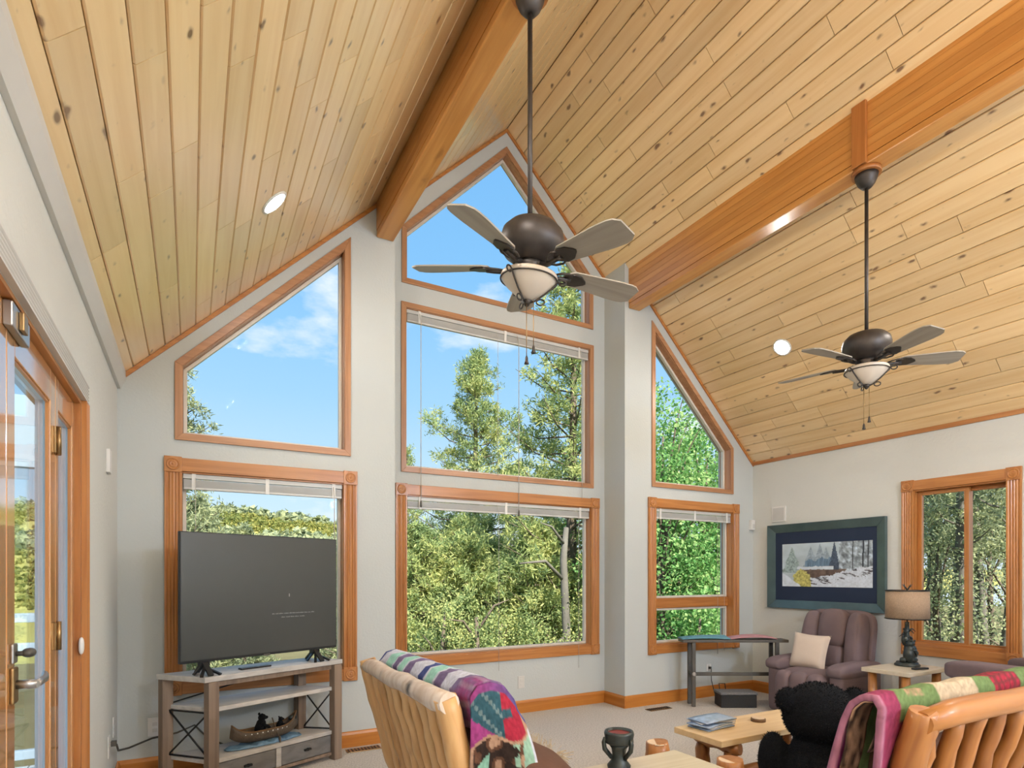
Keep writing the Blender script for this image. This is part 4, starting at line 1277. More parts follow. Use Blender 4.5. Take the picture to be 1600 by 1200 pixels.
q.grid([[(XR - 0.0155, py1 - (py1 - py0) * i / (nu - 1), pz0 + (pz1 - pz0) * j / (nv - 1)) for j in range(nv)] for i in range(nu)], smooth=False)
pr = q.build('print', 'print', pic, world=True, fixn=False)
def fbm(x, y):
    return (vnoise(x, y) + 0.5 * vnoise(x * 2.1 + 9, y * 2.1) + 0.25 * vnoise(x * 4.3, y * 4.3 + 5)) / 1.75
def art(idx, co):
    i, j = divmod(idx, nv); u, v = i / (nu - 1), j / (nv - 1)
    n1, n2, n3 = fbm(u * 30, v * 16), fbm(u * 70 + 7, v * 36), fbm(u * 6 + 3, v * 5)
    c = Vector((0.37, 0.45, 0.50)) * (0.75 + 0.5 * n3)                                 # cloudy sky
    for (pc, pk, pw) in ((0.345, 0.93, 0.055), (0.45, 0.99, 0.045), (0.52, 0.90, 0.05)):   # grey peaks
        if v < pk - abs(u - pc) / pw * 0.30 * (0.8 + 0.4 * n1) and v > 0.45:
            c = Vector((0.24, 0.30, 0.36)) * (0.55 + 0.9 * n2)
    if 0.28 < u < 0.60 and 0.45 < v < 0.52 + 0.22 * (u - 0.2) + 0.14 * fbm(u * 30, 2):     # blue forest below the peaks
        c = Vector((0.10, 0.16, 0.23)) * (0.45 + 1.2 * fbm(u * 90, v * 6))
    if u < 0.21:                                                                          # snowy firs on the left
        edge = 0.93 - 0.5 * abs(u - 0.12) / 0.1 * (0.6 + 0.8 * n1)
        if 0.32 < v < edge:
            c = Vector((0.25, 0.33, 0.34)) * (0.25 + 1.3 * n2)
    w_ = 0.065 * max(0.0, 1.02 - v) / 0.62
    if abs(u - 0.61) < w_ * (0.7 + 0.6 * n2) and v > 0.36:                                # dark spruces
        c = Vector((0.045, 0.065, 0.10)) * (0.5 + 1.2 * n2)
    if u > 0.66 and v > 0.28:                                                             # frosted trees on the right
        k = fbm((u + v * 0.25) * 34, (v - u * 0.4) * 14)
        c = Vector((0.40, 0.48, 0.55)) * (0.10 + 1.5 * k * k + 0.25 * n2)
    for (tu_, tw_) in ((0.905, 0.008), (0.955, 0.006), (0.80, 0.005)):
        if abs(u - tu_ - 0.01 * (v - 0.5)) < tw_ and v > 0.2:
            c = Vector((0.035, 0.04, 0.05))
    if 0.18 < u < 0.60 and 0.385 + 0.02 * n1 < v < 0.45 + 0.03 * n1:                      # snow meadow
        c = Vector((0.50, 0.57, 0.64)) * (0.8 + 0.3 * n1)
    if 0.24 < u < 0.74 and 0.20 < v < 0.385 + 0.02 * n1:                                  # brown marsh and dark water
        c = Vector((0.12, 0.085, 0.07)) * (0.35 + 1.2 * n1)
    bank = 0.06 + 0.26 * max(0.0, (u - 0.40)) / 0.6 + 0.10 * n1
    if u > 0.33 and v < bank + 0.10:
        k = fbm((u + v) * 26, v * 30)
        c = Vector((0.52, 0.58, 0.66)) * (0.7 + 0.4 * n2) if k > 0.40 or v < bank - 0.10 else Vector((0.07, 0.07, 0.085))
    if abs(u - 0.235) < 0.105 * (0.75 + 0.5 * n1) and v < 0.36 - 2.0 * abs(u - 0.235) ** 1.3 * 1.6 + 0.10 * n2:   # golden willow
        c = Vector((0.40, 0.38, 0.12)) * (0.25 + 1.3 * n2)
    if v < 0.30 - 1.35 * u + 0.05 * n1:
        c = Vector((0.52, 0.59, 0.67)) * (0.8 + 0.3 * n1)
    return c * 1.3
paint(pr, art)

tb = empty('side_table', (5.03, 2.60, 0))
tag(tb, 'rustic side table with pale top and log legs under the lamp', 'side table')
MB().box(-0.285, 0.285, -0.185, 0.175, 0.522, 0.555).build('top', 'paletop', tb, bevel=0.004)
for sx in (-1, 1):
    for sy in (-1, 1):
        MB().tube([(0.225 * sx, 0.125 * sy - 0.005, 0.001), (0.222 * sx, 0.122 * sy - 0.005, 0.25), (0.225 * sx, 0.125 * sy - 0.005, 0.521)], [0.032, 0.034, 0.031], 14).build('leg', 'logz2', tb)
MB().tube([(-0.22, 0.12, 0.16), (0.22, 0.12, 0.16)], 0.022, 10).build('stretcher', 'logx', tb)
rc = MB().box(-0.07, 0.07, -0.02, 0.02, 0, 0.014).build('remote_control', 'black', loc=(5.02, 2.475, 0.5555), bevel=0.004)
rc.rotation_euler = (0, 0, rad(-12))
tag(rc, 'small dark remote on the side table beneath the lamp', 'remote control')

lp = empty('table_lamp', (5.14, 2.63, 0.5555))
tag(lp, 'table lamp with burlap drum shade and sculpted bear base', 'table lamp')
MB().lathe([(0.090, 0.0), (0.092, 0.012), (0.080, 0.022), (0.076, 0.032)], 28).build('base', 'verdigris', lp)
q = MB()
random.seed(9)
q.tube([(0, 0, 0.03), (0.004, 0, 0.14), (-0.004, 0, 0.26), (0, 0, 0.36)], [0.030, 0.024, 0.018, 0.014], 12)
for k in range(12):
    a = random.uniform(0, 6.28); r = random.uniform(0.02, 0.06)
    q.puff((r * math.cos(a), r * math.sin(a), 0.035 + random.uniform(0, 0.03)), (0.028, 0.026, 0.022), 0.8, 0.8, nu=8, nv=10)
q.build('tree_trunk', 'verdigris', lp)
for (dx, dy, dz, s_, fc) in ((-0.034, -0.03, 0.036, 0.165, 1), (0.036, -0.02, 0.050, 0.145, -1), (0.0, 0.012, 0.165, 0.125, 1)):
    b_ = mini_bear(lp, dx, dy, dz, s_, fc, 'bear_cub'); b_.data.materials.clear(); b_.data.materials.append(M['verdigris'])
q = MB()
for k in range(7):
    a = k * 0.9; z_ = 0.22 + 0.012 * k
    q.tube([(0, 0, z_), (0.035 * math.cos(a), 0.035 * math.sin(a), z_ + 0.012), (0.058 * math.cos(a), 0.058 * math.sin(a), z_ - 0.012)], [0.008, 0.006, 0.002], 6)
q.build('branches', 'verdigris', lp)
zs0, zs1, rs = 0.385, 0.615, 0.150
q = MB(); n_ = 40
q.lathe([(rs + 0.004, zs0), (rs, zs1)], n_)
q.f = q.f[:n_]; q.sm = q.sm[:n_]
q.build('lamp_shade', 'burlap', lp, solid=0.003)
q = MB()
for z_, r_ in ((zs0, rs + 0.006), (zs1, rs + 0.003)):
    q.tube([(r_ * math.cos(t), r_ * math.sin(t), z_) for t in [2 * math.pi * i / 40 for i in range(41)]], 0.0045, 7, cap=False)
q.tube([(rs + 0.012, -0.02, zs0 - 0.006), (rs + 0.010, -0.02, zs1 + 0.004)], 0.004, 7)
for k in range(3):
    a = rad(120 * k); q.tube([(0, 0, zs1 - 0.02), (rs * math.cos(a), rs * math.sin(a), zs1 - 0.004)], 0.002, 6)
q.build('shade_rim', 'iron', lp)
q = MB().tube([(0, 0, 0.35), (0, 0, zs1 + 0.01)], 0.005, 8)
for sg in (-1, 1):
    q.tube([(0, 0, zs1 + 0.005), (0.012 * sg, -0.012 * sg, zs1 + 0.03), (0.028 * sg, -0.026 * sg, zs1 + 0.05)], [0.006, 0.005, 0.002], 7)
    q.tube([(0.012 * sg, -0.012 * sg, zs1 + 0.03), (0.008 * sg, -0.024 * sg, zs1 + 0.055)], [0.004, 0.002], 6)
q.build('antler_finial', 'verdigris', lp)

# ================================================================== log sofas
def wavy_log(q, a, b, r0, r1, seed, n=12, seg=9, amp=0.006):
    random.seed(seed)
    a, b = Vector(a), Vector(b); pts, rs_ = [], []
    for i in range(seg + 1):
        t = i / seg
        p = a.lerp(b, t) + Vector((random.uniform(-amp, amp), random.uniform(-amp, amp), random.uniform(-amp, amp)))
        pts.append(p); rs_.append((r0 + (r1 - r0) * t) * random.uniform(0.94, 1.06))
    rs_[0] *= 0.9; rs_[-1] *= 0.9
    q.tube(pts, rs_, n)
    return q

def log_obj(name, mat, par, a, b, r0, r1, seed):
    """log with its own length along local z so that the grain follows it"""
    a, b = Vector(a), Vector(b); d = b - a
    q = wavy_log(MB(), (0, 0, 0), (0, 0, d.length), r0, r1, seed)
    o = q.build(name, mat, par)
    o.location = a; o.rotation_mode = 'QUATERNION'; o.rotation_quaternion = d.to_track_quat('Z', 'Y')
    return o

def log_sofa(label, loc, rz, L, toplog, slatmat, nsl, depth=0.60, r_top=(0.043, 0.036), rsl=0.023):
    e_ = empty('log_sofa', loc, rz); tag(e_, label, 'sofa', group='log sofas')
    t_ = log_obj('top_rail', toplog, e_, (0, -0.01, 0.845), (0, L + 0.01, 0.835), r_top[0], r_top[1], 3)
    for yy, sd in ((0.02, 5), (L - 0.02, 6)):
        log_obj('back_post', slatmat, e_, (-0.005, yy, 0.865), (0.155, yy, 0.28), 0.046, 0.050, sd)
        log_obj('leg', slatmat, e_, (0.175, yy, 0.002), (0.165, yy, 0.36), 0.045, 0.040, sd + 10)
        log_obj('leg', slatmat, e_, (depth - 0.05, yy, 0.002), (depth - 0.05, yy, 0.34), 0.045, 0.040, sd + 20)
        log_obj('side_rail', slatmat, e_, (0.17, yy, 0.26), (depth - 0.05, yy, 0.26), 0.036, 0.036, sd + 40)
    log_obj('rear_rail', slatmat, e_, (0.165, 0.03, 0.27), (0.165, L - 0.03, 0.27), 0.040, 0.040, 51)
    log_obj('front_rail', slatmat, e_, (depth - 0.05, 0.03, 0.28), (depth - 0.05, L - 0.03, 0.28), 0.045, 0.045, 52)
    for k in range(nsl):
        yy = 0.10 + (L - 0.20) * k / (nsl - 1)
        log_obj('back_slat', slatmat, e_, (0.010, yy, 0.815), (0.150, yy, 0.30), rsl, rsl * 1.2, 60 + k)
    MB().puff((depth / 2 + 0.10, L / 2, 0.375), (depth / 2 - 0.11, L / 2 - 0.075, 0.075), 0.4, 0.25).build('seat_cushion', 'brownsuede', e_)
    MB().puff((0.168, L / 2, 0.655), (0.058, L / 2 - 0.075, 0.22), 0.5, 0.25, rotm(0, -0.24, 0)).build('back_cushion', 'brownsuede', e_)
    return e_
S1 = log_sofa('peeled log sofa with pale top rail nearest the television', (0.795, 1.92, 0), 0.0, 1.08, 'logpale', 'log', 9)
S2 = log_sofa('amber log sofa at the lower right corner', (3.95, 1.00, 0), rad(90), 1.92, 'logz2', 'logz2', 12, r_top=(0.044, 0.042), rsl=0.027)

# ---- quilts
def lerp(a, b, t): return tuple(a[i] + (b[i] - a[i]) * t for i in range(3))
PAL = dict(purple=(0.17, 0.13, 0.24), mint=(0.30, 0.56, 0.47), blue=(0.055, 0.075, 0.22), pale=(0.52, 0.54, 0.62), mag=(0.28, 0.045, 0.17),
           teal=(0.03, 0.085, 0.11), red=(0.33, 0.022, 0.045), brown=(0.11, 0.052, 0.03), dark=(0.03, 0.018, 0.014), tan=(0.38, 0.23, 0.15),
           cream=(0.44, 0.36, 0.25), green=(0.13, 0.20, 0.075), plum=(0.24, 0.035, 0.085))
q1 = empty('patchwork_quilt', (0.95, 1.90, 0.42))
tag(q1, 'blue and purple patchwork quilt draped over the pale log sofa back', 'quilt')
def arch(s):
    """cross-section over the sofa back: s 0 (rear) .. 1 (front)"""
    P = [(0.900, 0.735), (0.878, 0.80), (0.868, 0.865), (0.898, 0.903), (0.945, 0.912), (1.0, 0.895), (1.045, 0.84), (1.075, 0.75), (1.10, 0.62), (1.115, 0.50)]
    t = s * (len(P) - 1); i = min(int(t), len(P) - 2); f_ = t - i
    return (P[i][0] + (P[i + 1][0] - P[i][0]) * f_, P[i][1] + (P[i + 1][1] - P[i][1]) * f_)
NS, NV = 46, 120
q = MB(); rows = []
for i in range(NV):
    v = i / (NV - 1); yy = 1.905 + v * 1.09; row = []
    for j in range(NS):
        x, z = arch(j / (NS - 1))
        z += 0.006 * math.sin(v * 40 + j * 0.3) * 0.5 - 0.012 * v
        x += 0.004 * math.sin(v * 23 + j * 0.2) + 0.03 * (0.5 - abs(v - 0.5)) * 0
        row.append((x - 0.004 * v, yy, z))
    rows.append(row)
q.grid(rows)
qa = q.build('quilt_top', 'quilt', q1, world=True, solid=0.012, fixn=False)
seqv = ['mag', 'purple', 'pale', 'purple', 'mint', 'blue', 'pale', 'purple', 'mint', 'purple', 'mint', 'pale', 'blue', 'mint']
def quilt1_col(idx, co):
    i, j = divmod(idx, NS); v, s_ = i / (NV - 1), j / (NS - 1)
    k = v * 12.0 + 0.35 * math.sin(s_ * 5)
    c = PAL[seqv[min(13, int(k))]]
    f_ = k - int(k)
    if f_ < 0.12 or f_ > 0.94: c = PAL['pale']
    if v < 0.10:
        c = lerp(PAL['mag'], PAL['purple'], vnoise(s_ * 20, v * 60))
        if int(s_ * 22) % 3 == 0: c = lerp(c, (0.4, 0.35, 0.42), 0.35)
    return tuple(x * (0.8 + 0.4 * vnoise(v * 160, s_ * 60)) for x in c)
paint(qa, quilt1_col)
NX, NZ = 60, 80
q = MB(); rows = []
def arch_top(x):
    best = 0.6
    for k in range(60):
        a, b_ = arch(k / 60), arch((k + 1) / 60)
        if a[0] <= x <= b_[0] and b_[0] > a[0]:
            best = a[1] + (b_[1] - a[1]) * (x - a[0]) / (b_[0] - a[0])
    return best
for i in range(NX):
    u = i / (NX - 1); row = []
    xt = 0.869 + (1.072 - 0.869) * u
    zt = arch_top(min(max(xt, 0.8685), 1.11))
    for j in range(NZ):
        v = j / (NZ - 1)
        z = zt + (0.40 - zt) * v
        drop = max(0.0, 0.80 - z)
        x = xt + (u - 0.25) * drop * 0.42 + 0.05 * drop
        yv = 1.900 - 0.035 * math.sin(math.pi * min(1, v * 1.6)) * (0.4 + math.sin(u * math.pi)) * 0.6 - 0.022 * drop * 6 * math.sin(u * 9 + v * 2.5) * 0.5 - 0.01
        row.append((x, yv, z))
    rows.append(row)
q.grid(rows)
qb = q.build('quilt_end', 'quilt', q1, world=True, solid=0.010, fixn=False)
def quilt1_end(idx, co):
    i, j = divmod(idx, NZ); u, v = i / (NX - 1), j / (NZ - 1)
    z = co.z + 0.42
    n_ = vnoise(u * 9, z * 26); n2 = vnoise(u * 30, z * 90)
    cut = 0.735 + 0.03 * math.sin(u * 6) - 0.05 * (1 - u)
    if z > cut:
        if v < 0.06: c = lerp(PAL['mag'], PAL['blue'], u)
        elif u > 0.55:
            c = PAL['red'] if not (abs(z - 0.795) < 0.016 and u < 0.75) else PAL['teal']
            if u > 0.93: c = PAL['tan']
        else:
            c = PAL['teal']
            if (int(u * 16) + int(z * 60)) % 5 == 0: c = (0.13, 0.19, 0.20)
            if z < 0.79 - 0.16 * u: c = PAL['mag']
    else:
        c = PAL['brown']
        if n_ > 0.62: c = PAL['tan']
        if n_ < 0.32: c = PAL['dark']
        if u < 0.30 and 0.10 < (cut - z) + u * 0.1 < 0.17: c = (0.22, 0.42, 0.32)
        if u > 0.66 and n_ > 0.28 and abs(u - 0.70 - 0.18 * vnoise(z * 14, 2)) > 0.03: c = (0.27, 0.44, 0.33)
        if cut - z < 0.012: c = PAL['tan']
        if u < 0.04 or u > 0.965: c = PAL['tan'] if u < 0.5 else PAL['pale']
    return tuple(x * (0.75 + 0.5 * n2) for x in c)
paint(qb, quilt1_end)

q2 = empty('patchwork_quilt', (1.95, 1.10, 0.42))
tag(q2, 'green, red and cream patchwork quilt rolled over the amber log sofa back', 'quilt')
def arch2(s):
    P = [(1.120, 0.70), (1.092, 0.76), (1.072, 0.82), (1.066, 0.872), (1.085, 0.905), (1.125, 0.900), (1.160, 0.868), (1.185, 0.80), (1.205, 0.70), (1.225, 0.58), (1.24, 0.47)]
    t = s * (len(P) - 1); i = min(int(t), len(P) - 2); f_ = t - i
    return (P[i][0] + (P[i + 1][0] - P[i][0]) * f_, P[i][1] + (P[i + 1][1] - P[i][1]) * f_)
NV2 = 170
q = MB(); rows = []
for i in range(NV2):
    v = i / (NV2 - 1); xx = 1.93 + v * 1.98; row = []
    fl = max(0.0, 1 - v / 0.07)
    for j in range(NS):
        s_ = j / (NS - 1); y, z = arch2(s_)
        z += 0.004 * math.sin(v * 50 + j * 0.25)
        if s_ > 0.5 and z < 0.86:
            y += 0.03 * fl * (0.9 - z) * 2
        if s_ < 0.2 and fl > 0:
            z -= fl * (0.2 - s_) / 0.2 * 0.16; y -= fl * (0.2 - s_) / 0.2 * 0.03
        row.append((xx - fl * 0.05 * max(0, 0.8 - z), y, z))
    rows.append(row)
q.grid(rows)
qc = q.build('quilt_top', 'quilt', q2, world=True, solid=0.020, fixn=False)
def quilt2_col(idx, co):
    i, j = divmod(idx, NS); v, s_ = i / (NV2 - 1), j / (NS - 1)
    X = v * 1.98
    if X < 0.10: c = PAL['plum'] if s_ < 0.5 else PAL['mag']
    elif X < 0.34: c = PAL['green'] if s_ > 0.22 else PAL['red']
    elif X < 0.62: c = PAL['cream']
    elif X < 0.74: c = PAL['green']
    elif X < 0.95: c = PAL['red']
    elif X < 1.3: c = PAL['green']
    elif X < 1.6: c = PAL['cream']
    else: c = PAL['red']
    if c == PAL['red']:
        if int(X * 70) % 3 == 0 or int(s_ * 60) % 4 == 0: c = (0.16, 0.03, 0.035)
    if 0.16 < X < 0.26 and 0.34 < s_ < 0.44: c = lerp(PAL['green'], PAL['tan'], vnoise(X * 90, s_ * 60))
    if X < 0.012: c = lerp(PAL['plum'], (0.5, 0.3, 0.4), 0.4)
    return tuple(x * (0.75 + 0.5 * vnoise(X * 130, s_ * 70)) for x in c)
paint(qc, quilt2_col)

q = MB(); rows = []
for i in range(14):
    xx = 1.932 + 0.11 * i / 13; row = []
    for j in range(30):
        s_ = 0.06 + 0.88 * j / 29; y, z = arch2(s_)
        cy_, cz_ = 1.118, 0.70
        d_ = Vector((cy_ - y, cz_ - z)).normalized() * 0.017
        row.append((xx, y + d_.x, z + d_.y))
    rows.append(row)
q.grid(rows)
ql = q.build('quilt_lining', 'quilt', q2, world=True, solid=0.004, fixn=False)
paint(ql, lambda i, co: lerp(PAL['tan'], PAL['dark'], min(1, max(0, vnoise(co.x * 60, co.z * 40 + co.y * 40) * 1.6 - 0.3))))

# ---- brown fringed pillow on the near sofa
fp = empty('fringed_pillow', (1.24, 2.04, 0.53), rad(-8))
tag(fp, 'brown suede pillow with straw fringe on the pale log sofa', 'pillow')
R_ = rotm(rad(6), rad(26), 0)
MB().puff((0, 0, 0), (0.17, 0.20, 0.055), 0.75, 0.30, R_).build('cushion', 'brownsuede', fp)
q = MB()
for sx in (1,):
    q.tube([R_ @ Vector((0.168 * sx, -0.19 + 0.38 * k / 10, 0.012)) for k in range(11)], 0.014, 8)
q.build('piping', 'bluegrey', fp)
random.seed(21)
q = MB()
for side in (0, 1):
    for k in range(170):
        t = random.uniform(-1, 1)
        base = Vector((0.165, 0.19 * t, 0.01)) if side == 0 else Vector((0.16 * t, 0.195, 0.01))
        if side == 0 and abs(t) < 0.55: continue
        d = Vector((random.uniform(0.02, 0.07) if side == 0 else random.uniform(-0.02, 0.03), random.uniform(0.0, 0.04) * (1 if t > 0 else -1) if side == 0 else random.uniform(0.02, 0.06), random.uniform(-0.01, 0.06)))
        a = R_ @ base; b_ = R_ @ (base + d)
        q.tube([a, a.lerp(b_, 0.5) + Vector((0, 0, 0.012)), b_], 0.0016, 4, cap=False)
f_ = q.build('fringe', 'fringe', fp); f_['kind'] = 'stuff'

# ================================================================== coffee bench, front table, stools
cb = empty('pine_coffee_table', (2.97, 2.34, 0))
tag(cb, 'pine plank coffee table on log trestles holding magazines', 'coffee table')
MB().box(-0.52, 0.53, -0.175, 0.17, 0.385, 0.42).build('top', 'pinetop', cb, bevel=0.004)
for xx in (-0.36, 0.38):
    log_obj('cross_log', 'logz2', cb, (xx, -0.165, 0.348), (xx, 0.16, 0.348), 0.036, 0.034, 70 + int(xx * 10))
    for sy in (-1, 1):
        log_obj('leg', 'logz2', cb, (xx, 0.10 * sy, 0.325), (xx + 0.02, 0.13 * sy, 0.002), 0.040, 0.043, 80 + sy)
log_obj('stretcher', 'logz2', cb, (-0.36, 0, 0.16), (0.38, 0, 0.16), 0.028, 0.028, 90)
random.seed(5)
for k in range(5):
    q = MB(); rows = []
    for i in range(9):
        row = []
        for j in range(5):
            u, v = i / 8, j / 4
            row.append((-0.115 + 0.23 * u, -0.075 + 0.15 * v, 0.004 + 0.004 * math.sin(math.pi * u) + 0.006 * u * (k / 4)))
        rows.append(row)
    q.grid(rows)
    mg = q.build('magazine', 'paper1' if k % 2 == 0 else 'paper2', solid=0.006, loc=(2.64 + random.uniform(-0.015, 0.015), 2.405 + random.uniform(-0.012, 0.012), 0.4202 + 0.0105 * k))
    mg.rotation_euler = (0, 0, rad(random.uniform(-14, 10)))
    tag(mg, ['blue magazine at the bottom of the fanned pile on the pine table', 'pale magazine second from the bottom of the pile', 'blue magazine in the middle of the pile',
             'pale magazine second from the top of the pile', 'blue and white magazine on top of the pile'][k], 'magazine', group='magazines on the pine coffee table')
ws = empty('wood_slice_coaster', (2.985, 2.36, 0.4205)); tag(ws, 'round bark-edged wood slice lying on the pine coffee table', 'coaster')
MB().lathe([(0.042, 0.0), (0.043, 0.012), (0.041, 0.018)], 24).build('bark_edge', 'barkring', ws)
MB().lathe([(0.036, 0.0185), (0.036, 0.0205)], 24).build('cut_face', 'logend', ws)

ft = empty('front_table', (1.765, 1.88, 0)); tag(ft, 'pale-topped low log table in the foreground holding the candle holder', 'coffee table')
MB().box(-0.31, 0.295, -0.215, 0.225, 0.42, 0.45).build('top', 'paletop', ft, bevel=0.004)
for sx in (-1, 1):
    for sy in (-1, 1):
        log_obj('leg', 'logz2', ft, (0.235 * sx, 0.15 * sy, 0.002), (0.235 * sx, 0.15 * sy, 0.419), 0.040, 0.036, 100 + 3 * sx + sy)
log_obj('stretcher', 'logz2', ft, (-0.235, 0, 0.15), (0.235, 0, 0.15), 0.024, 0.024, 110)
def stool(x, y, r, h, label):
    e_ = empty('log_stool', (x, y, 0)); tag(e_, label, 'stool', group='short log stools')
    log_obj('log', 'logz2', e_, (0, 0, 0.002), (0, 0, h), r, r, int(x * 100))
    MB().lathe([(r * 0.82, h - 0.004), (r * 0.80, h + 0.003)], 18).build('cut_face', 'logend', e_)
stool(2.115, 2.285, 0.066, 0.432, 'orange log stub just behind the front table')
stool(2.305, 1.985, 0.066, 0.395, 'short log stool with pale cut top before the pine coffee table')

cd = empty('candle_holder', (1.655, 2.03, 0.4505)); tag(cd, 'black rustic candle holder with dark red candle on the front table', 'candle holder')
MB().lathe([(0.050, 0.0), (0.052, 0.010), (0.036, 0.030), (0.030, 0.060), (0.034, 0.085), (0.050, 0.108)], 20).build('stem', 'verdigris', cd)
MB().lathe([(0.058, 0.108), (0.064, 0.114), (0.062, 0.130), (0.066, 0.150), (0.062, 0.162), (0.054, 0.162), (0.052, 0.135), (0.010, 0.130)], 24).build('cup', 'verdigris', cd)
MB().lathe([(0.051, 0.131), (0.051, 0.152), (0.040, 0.149), (0.004, 0.148)], 20).build('candle', 'redwax', cd)
for k in range(3):
    a = rad(40 + 120 * k); c_, s_ = math.cos(a), math.sin(a)
    MB().tube([(0.034 * c_, 0.034 * s_, 0.045), (0.066 * c_, 0.066 * s_, 0.085), (0.070 * c_, 0.070 * s_, 0.115), (0.064 * c_, 0.064 * s_, 0.135)], [0.010, 0.011, 0.010, 0.008], 8).build('arm', 'verdigris', cd)

# ================================================================== big plush bear, seen from behind
br = empty('plush_bear', (2.80, 1.84, 0), rad(60))
tag(br, 'large black plush bear seen from behind, sitting on the floor by the sofa', 'stuffed toy')
import mathutils
meta = MB()
def fur(q, count, seed, cen_, rad_, R=None, ln=0.010):
    random.seed(seed)
    for k in range(count):
        z = random.uniform(-1, 1); t = random.uniform(0, 6.283); r = math.sqrt(1 - z * z)
        n_ = Vector((r * math.cos(t), r * math.sin(t), z))
        p = Vector((n_.x * rad_[0], n_.y * rad_[1], n_.z * rad_[2])); nn = Vector((n_.x / rad_[0], n_.y / rad_[1], n_.z / rad_[2])).normalized()
        if R is not None: p = R @ p; nn = R @ nn
        p += Vector(cen_)
        tg = nn.cross(Vector((random.uniform(-1, 1), random.uniform(-1, 1), random.uniform(-1, 1)))).normalized()
        tip = p + nn * ln * random.uniform(0.5, 1.1) + tg * 0.006
        w_ = tg.cross(nn) * 0.003
        q.add([p - nn * 0.004 - w_, p - nn * 0.004 + w_, tip], [(0, 1, 2)])
body = MB(); furq = MB()
parts = [((0, 0, 0.22), (0.20, 0.215, 0.23), 2600), ((0.01, 0, 0.40), (0.13, 0.14, 0.13), 900), ((0.02, 0, 0.585), (0.175, 0.172, 0.165), 3600), ((0.19, 0, 0.56), (0.08, 0.09, 0.07), 300)]
for sy in (-1, 1):
    parts += [((0.0, 0.166 * sy, 0.665), (0.040, 0.060, 0.062), 700), ((0.08, 0.205 * sy, 0.33), (0.085, 0.075, 0.15), 700), ((0.24, 0.15 * sy, 0.105), (0.21, 0.10, 0.10), 500)]
for c_, r_, n_ in parts:
    body.puff(c_, r_, 1, 1, nu=20, nv=28)
    fur(furq, n_, int(c_[2] * 1000) + int(c_[1] * 100), c_, r_)
# one continuous skin: remesh the overlapping volumes
bo = body.build('body', 'bearfur', br)
md = bo.modifiers.new('skin', 'REMESH'); md.mode = 'VOXEL'; md.voxel_size = 0.012; md.use_smooth_shade = True
fo = furq.build('fur', 'bearfur', br, fixn=False); fo['kind'] = 'stuff'
for sy in (-1, 1):
    MB().puff((0.185, 0.065 * sy, 0.635), (0.012, 0.012, 0.012), 1, 1, nu=8, nv=10).build('eye', 'black', br)
MB().puff((0.268, 0, 0.585), (0.016, 0.026, 0.016), 1, 1, nu=8, nv=12).build('nose', 'black', br)

# ================================================================== outdoors
def fast_mesh(name, V, F, mat):
    me = bpy.data.meshes.new(name)
    nf = len(F)
    me.vertices.add(len(V)); me.vertices.foreach_set('co', np.ascontiguousarray(V, dtype=np.float32).ravel())
    me.loops.add(nf * 3); me.loops.foreach_set('vertex_index', np.ascontiguousarray(F, dtype=np.int32).ravel())
    me.polygons.add(nf); me.polygons.foreach_set('loop_start', np.arange(0, nf * 3, 3, dtype=np.int32))
    me.polygons.foreach_set('loop_total', np.full(nf, 3, dtype=np.int32))
    me.update(calc_edges=True)
    me.materials.append(M[mat])
    return me

def blades(cen_, n, ln, wd, rng, up=0.35, spread=0.05):
    """n narrow triangles round each centre"""
    c = np.repeat(cen_, n, axis=0)
    N = len(c)
    d = rng.normal(size=(N, 3)); d[:, 2] += up
    d /= np.linalg.norm(d, axis=1)[:, None]
    s = np.cross(d, rng.normal(size=(N, 3))); s /= np.linalg.norm(s, axis=1)[:, None] + 1e-9
    b0 = c + rng.normal(size=(N, 3)) * spread
    L = ln * rng.uniform(0.6, 1.3, size=(N, 1)); W = wd * rng.uniform(0.7, 1.3, size=(N, 1))
    mid = b0 + d * L * 0.45
    V = np.empty((N * 4, 3)); V[0::4] = b0; V[1::4] = mid + s * W; V[2::4] = b0 + d * L; V[3::4] = mid - s * W
    k = np.arange(N)[:, None] * 4
    F = np.concatenate([k + np.array([[0, 1, 2]]), k + np.array([[0, 2, 3]])], axis=1).reshape(-1, 3)
    return V, F

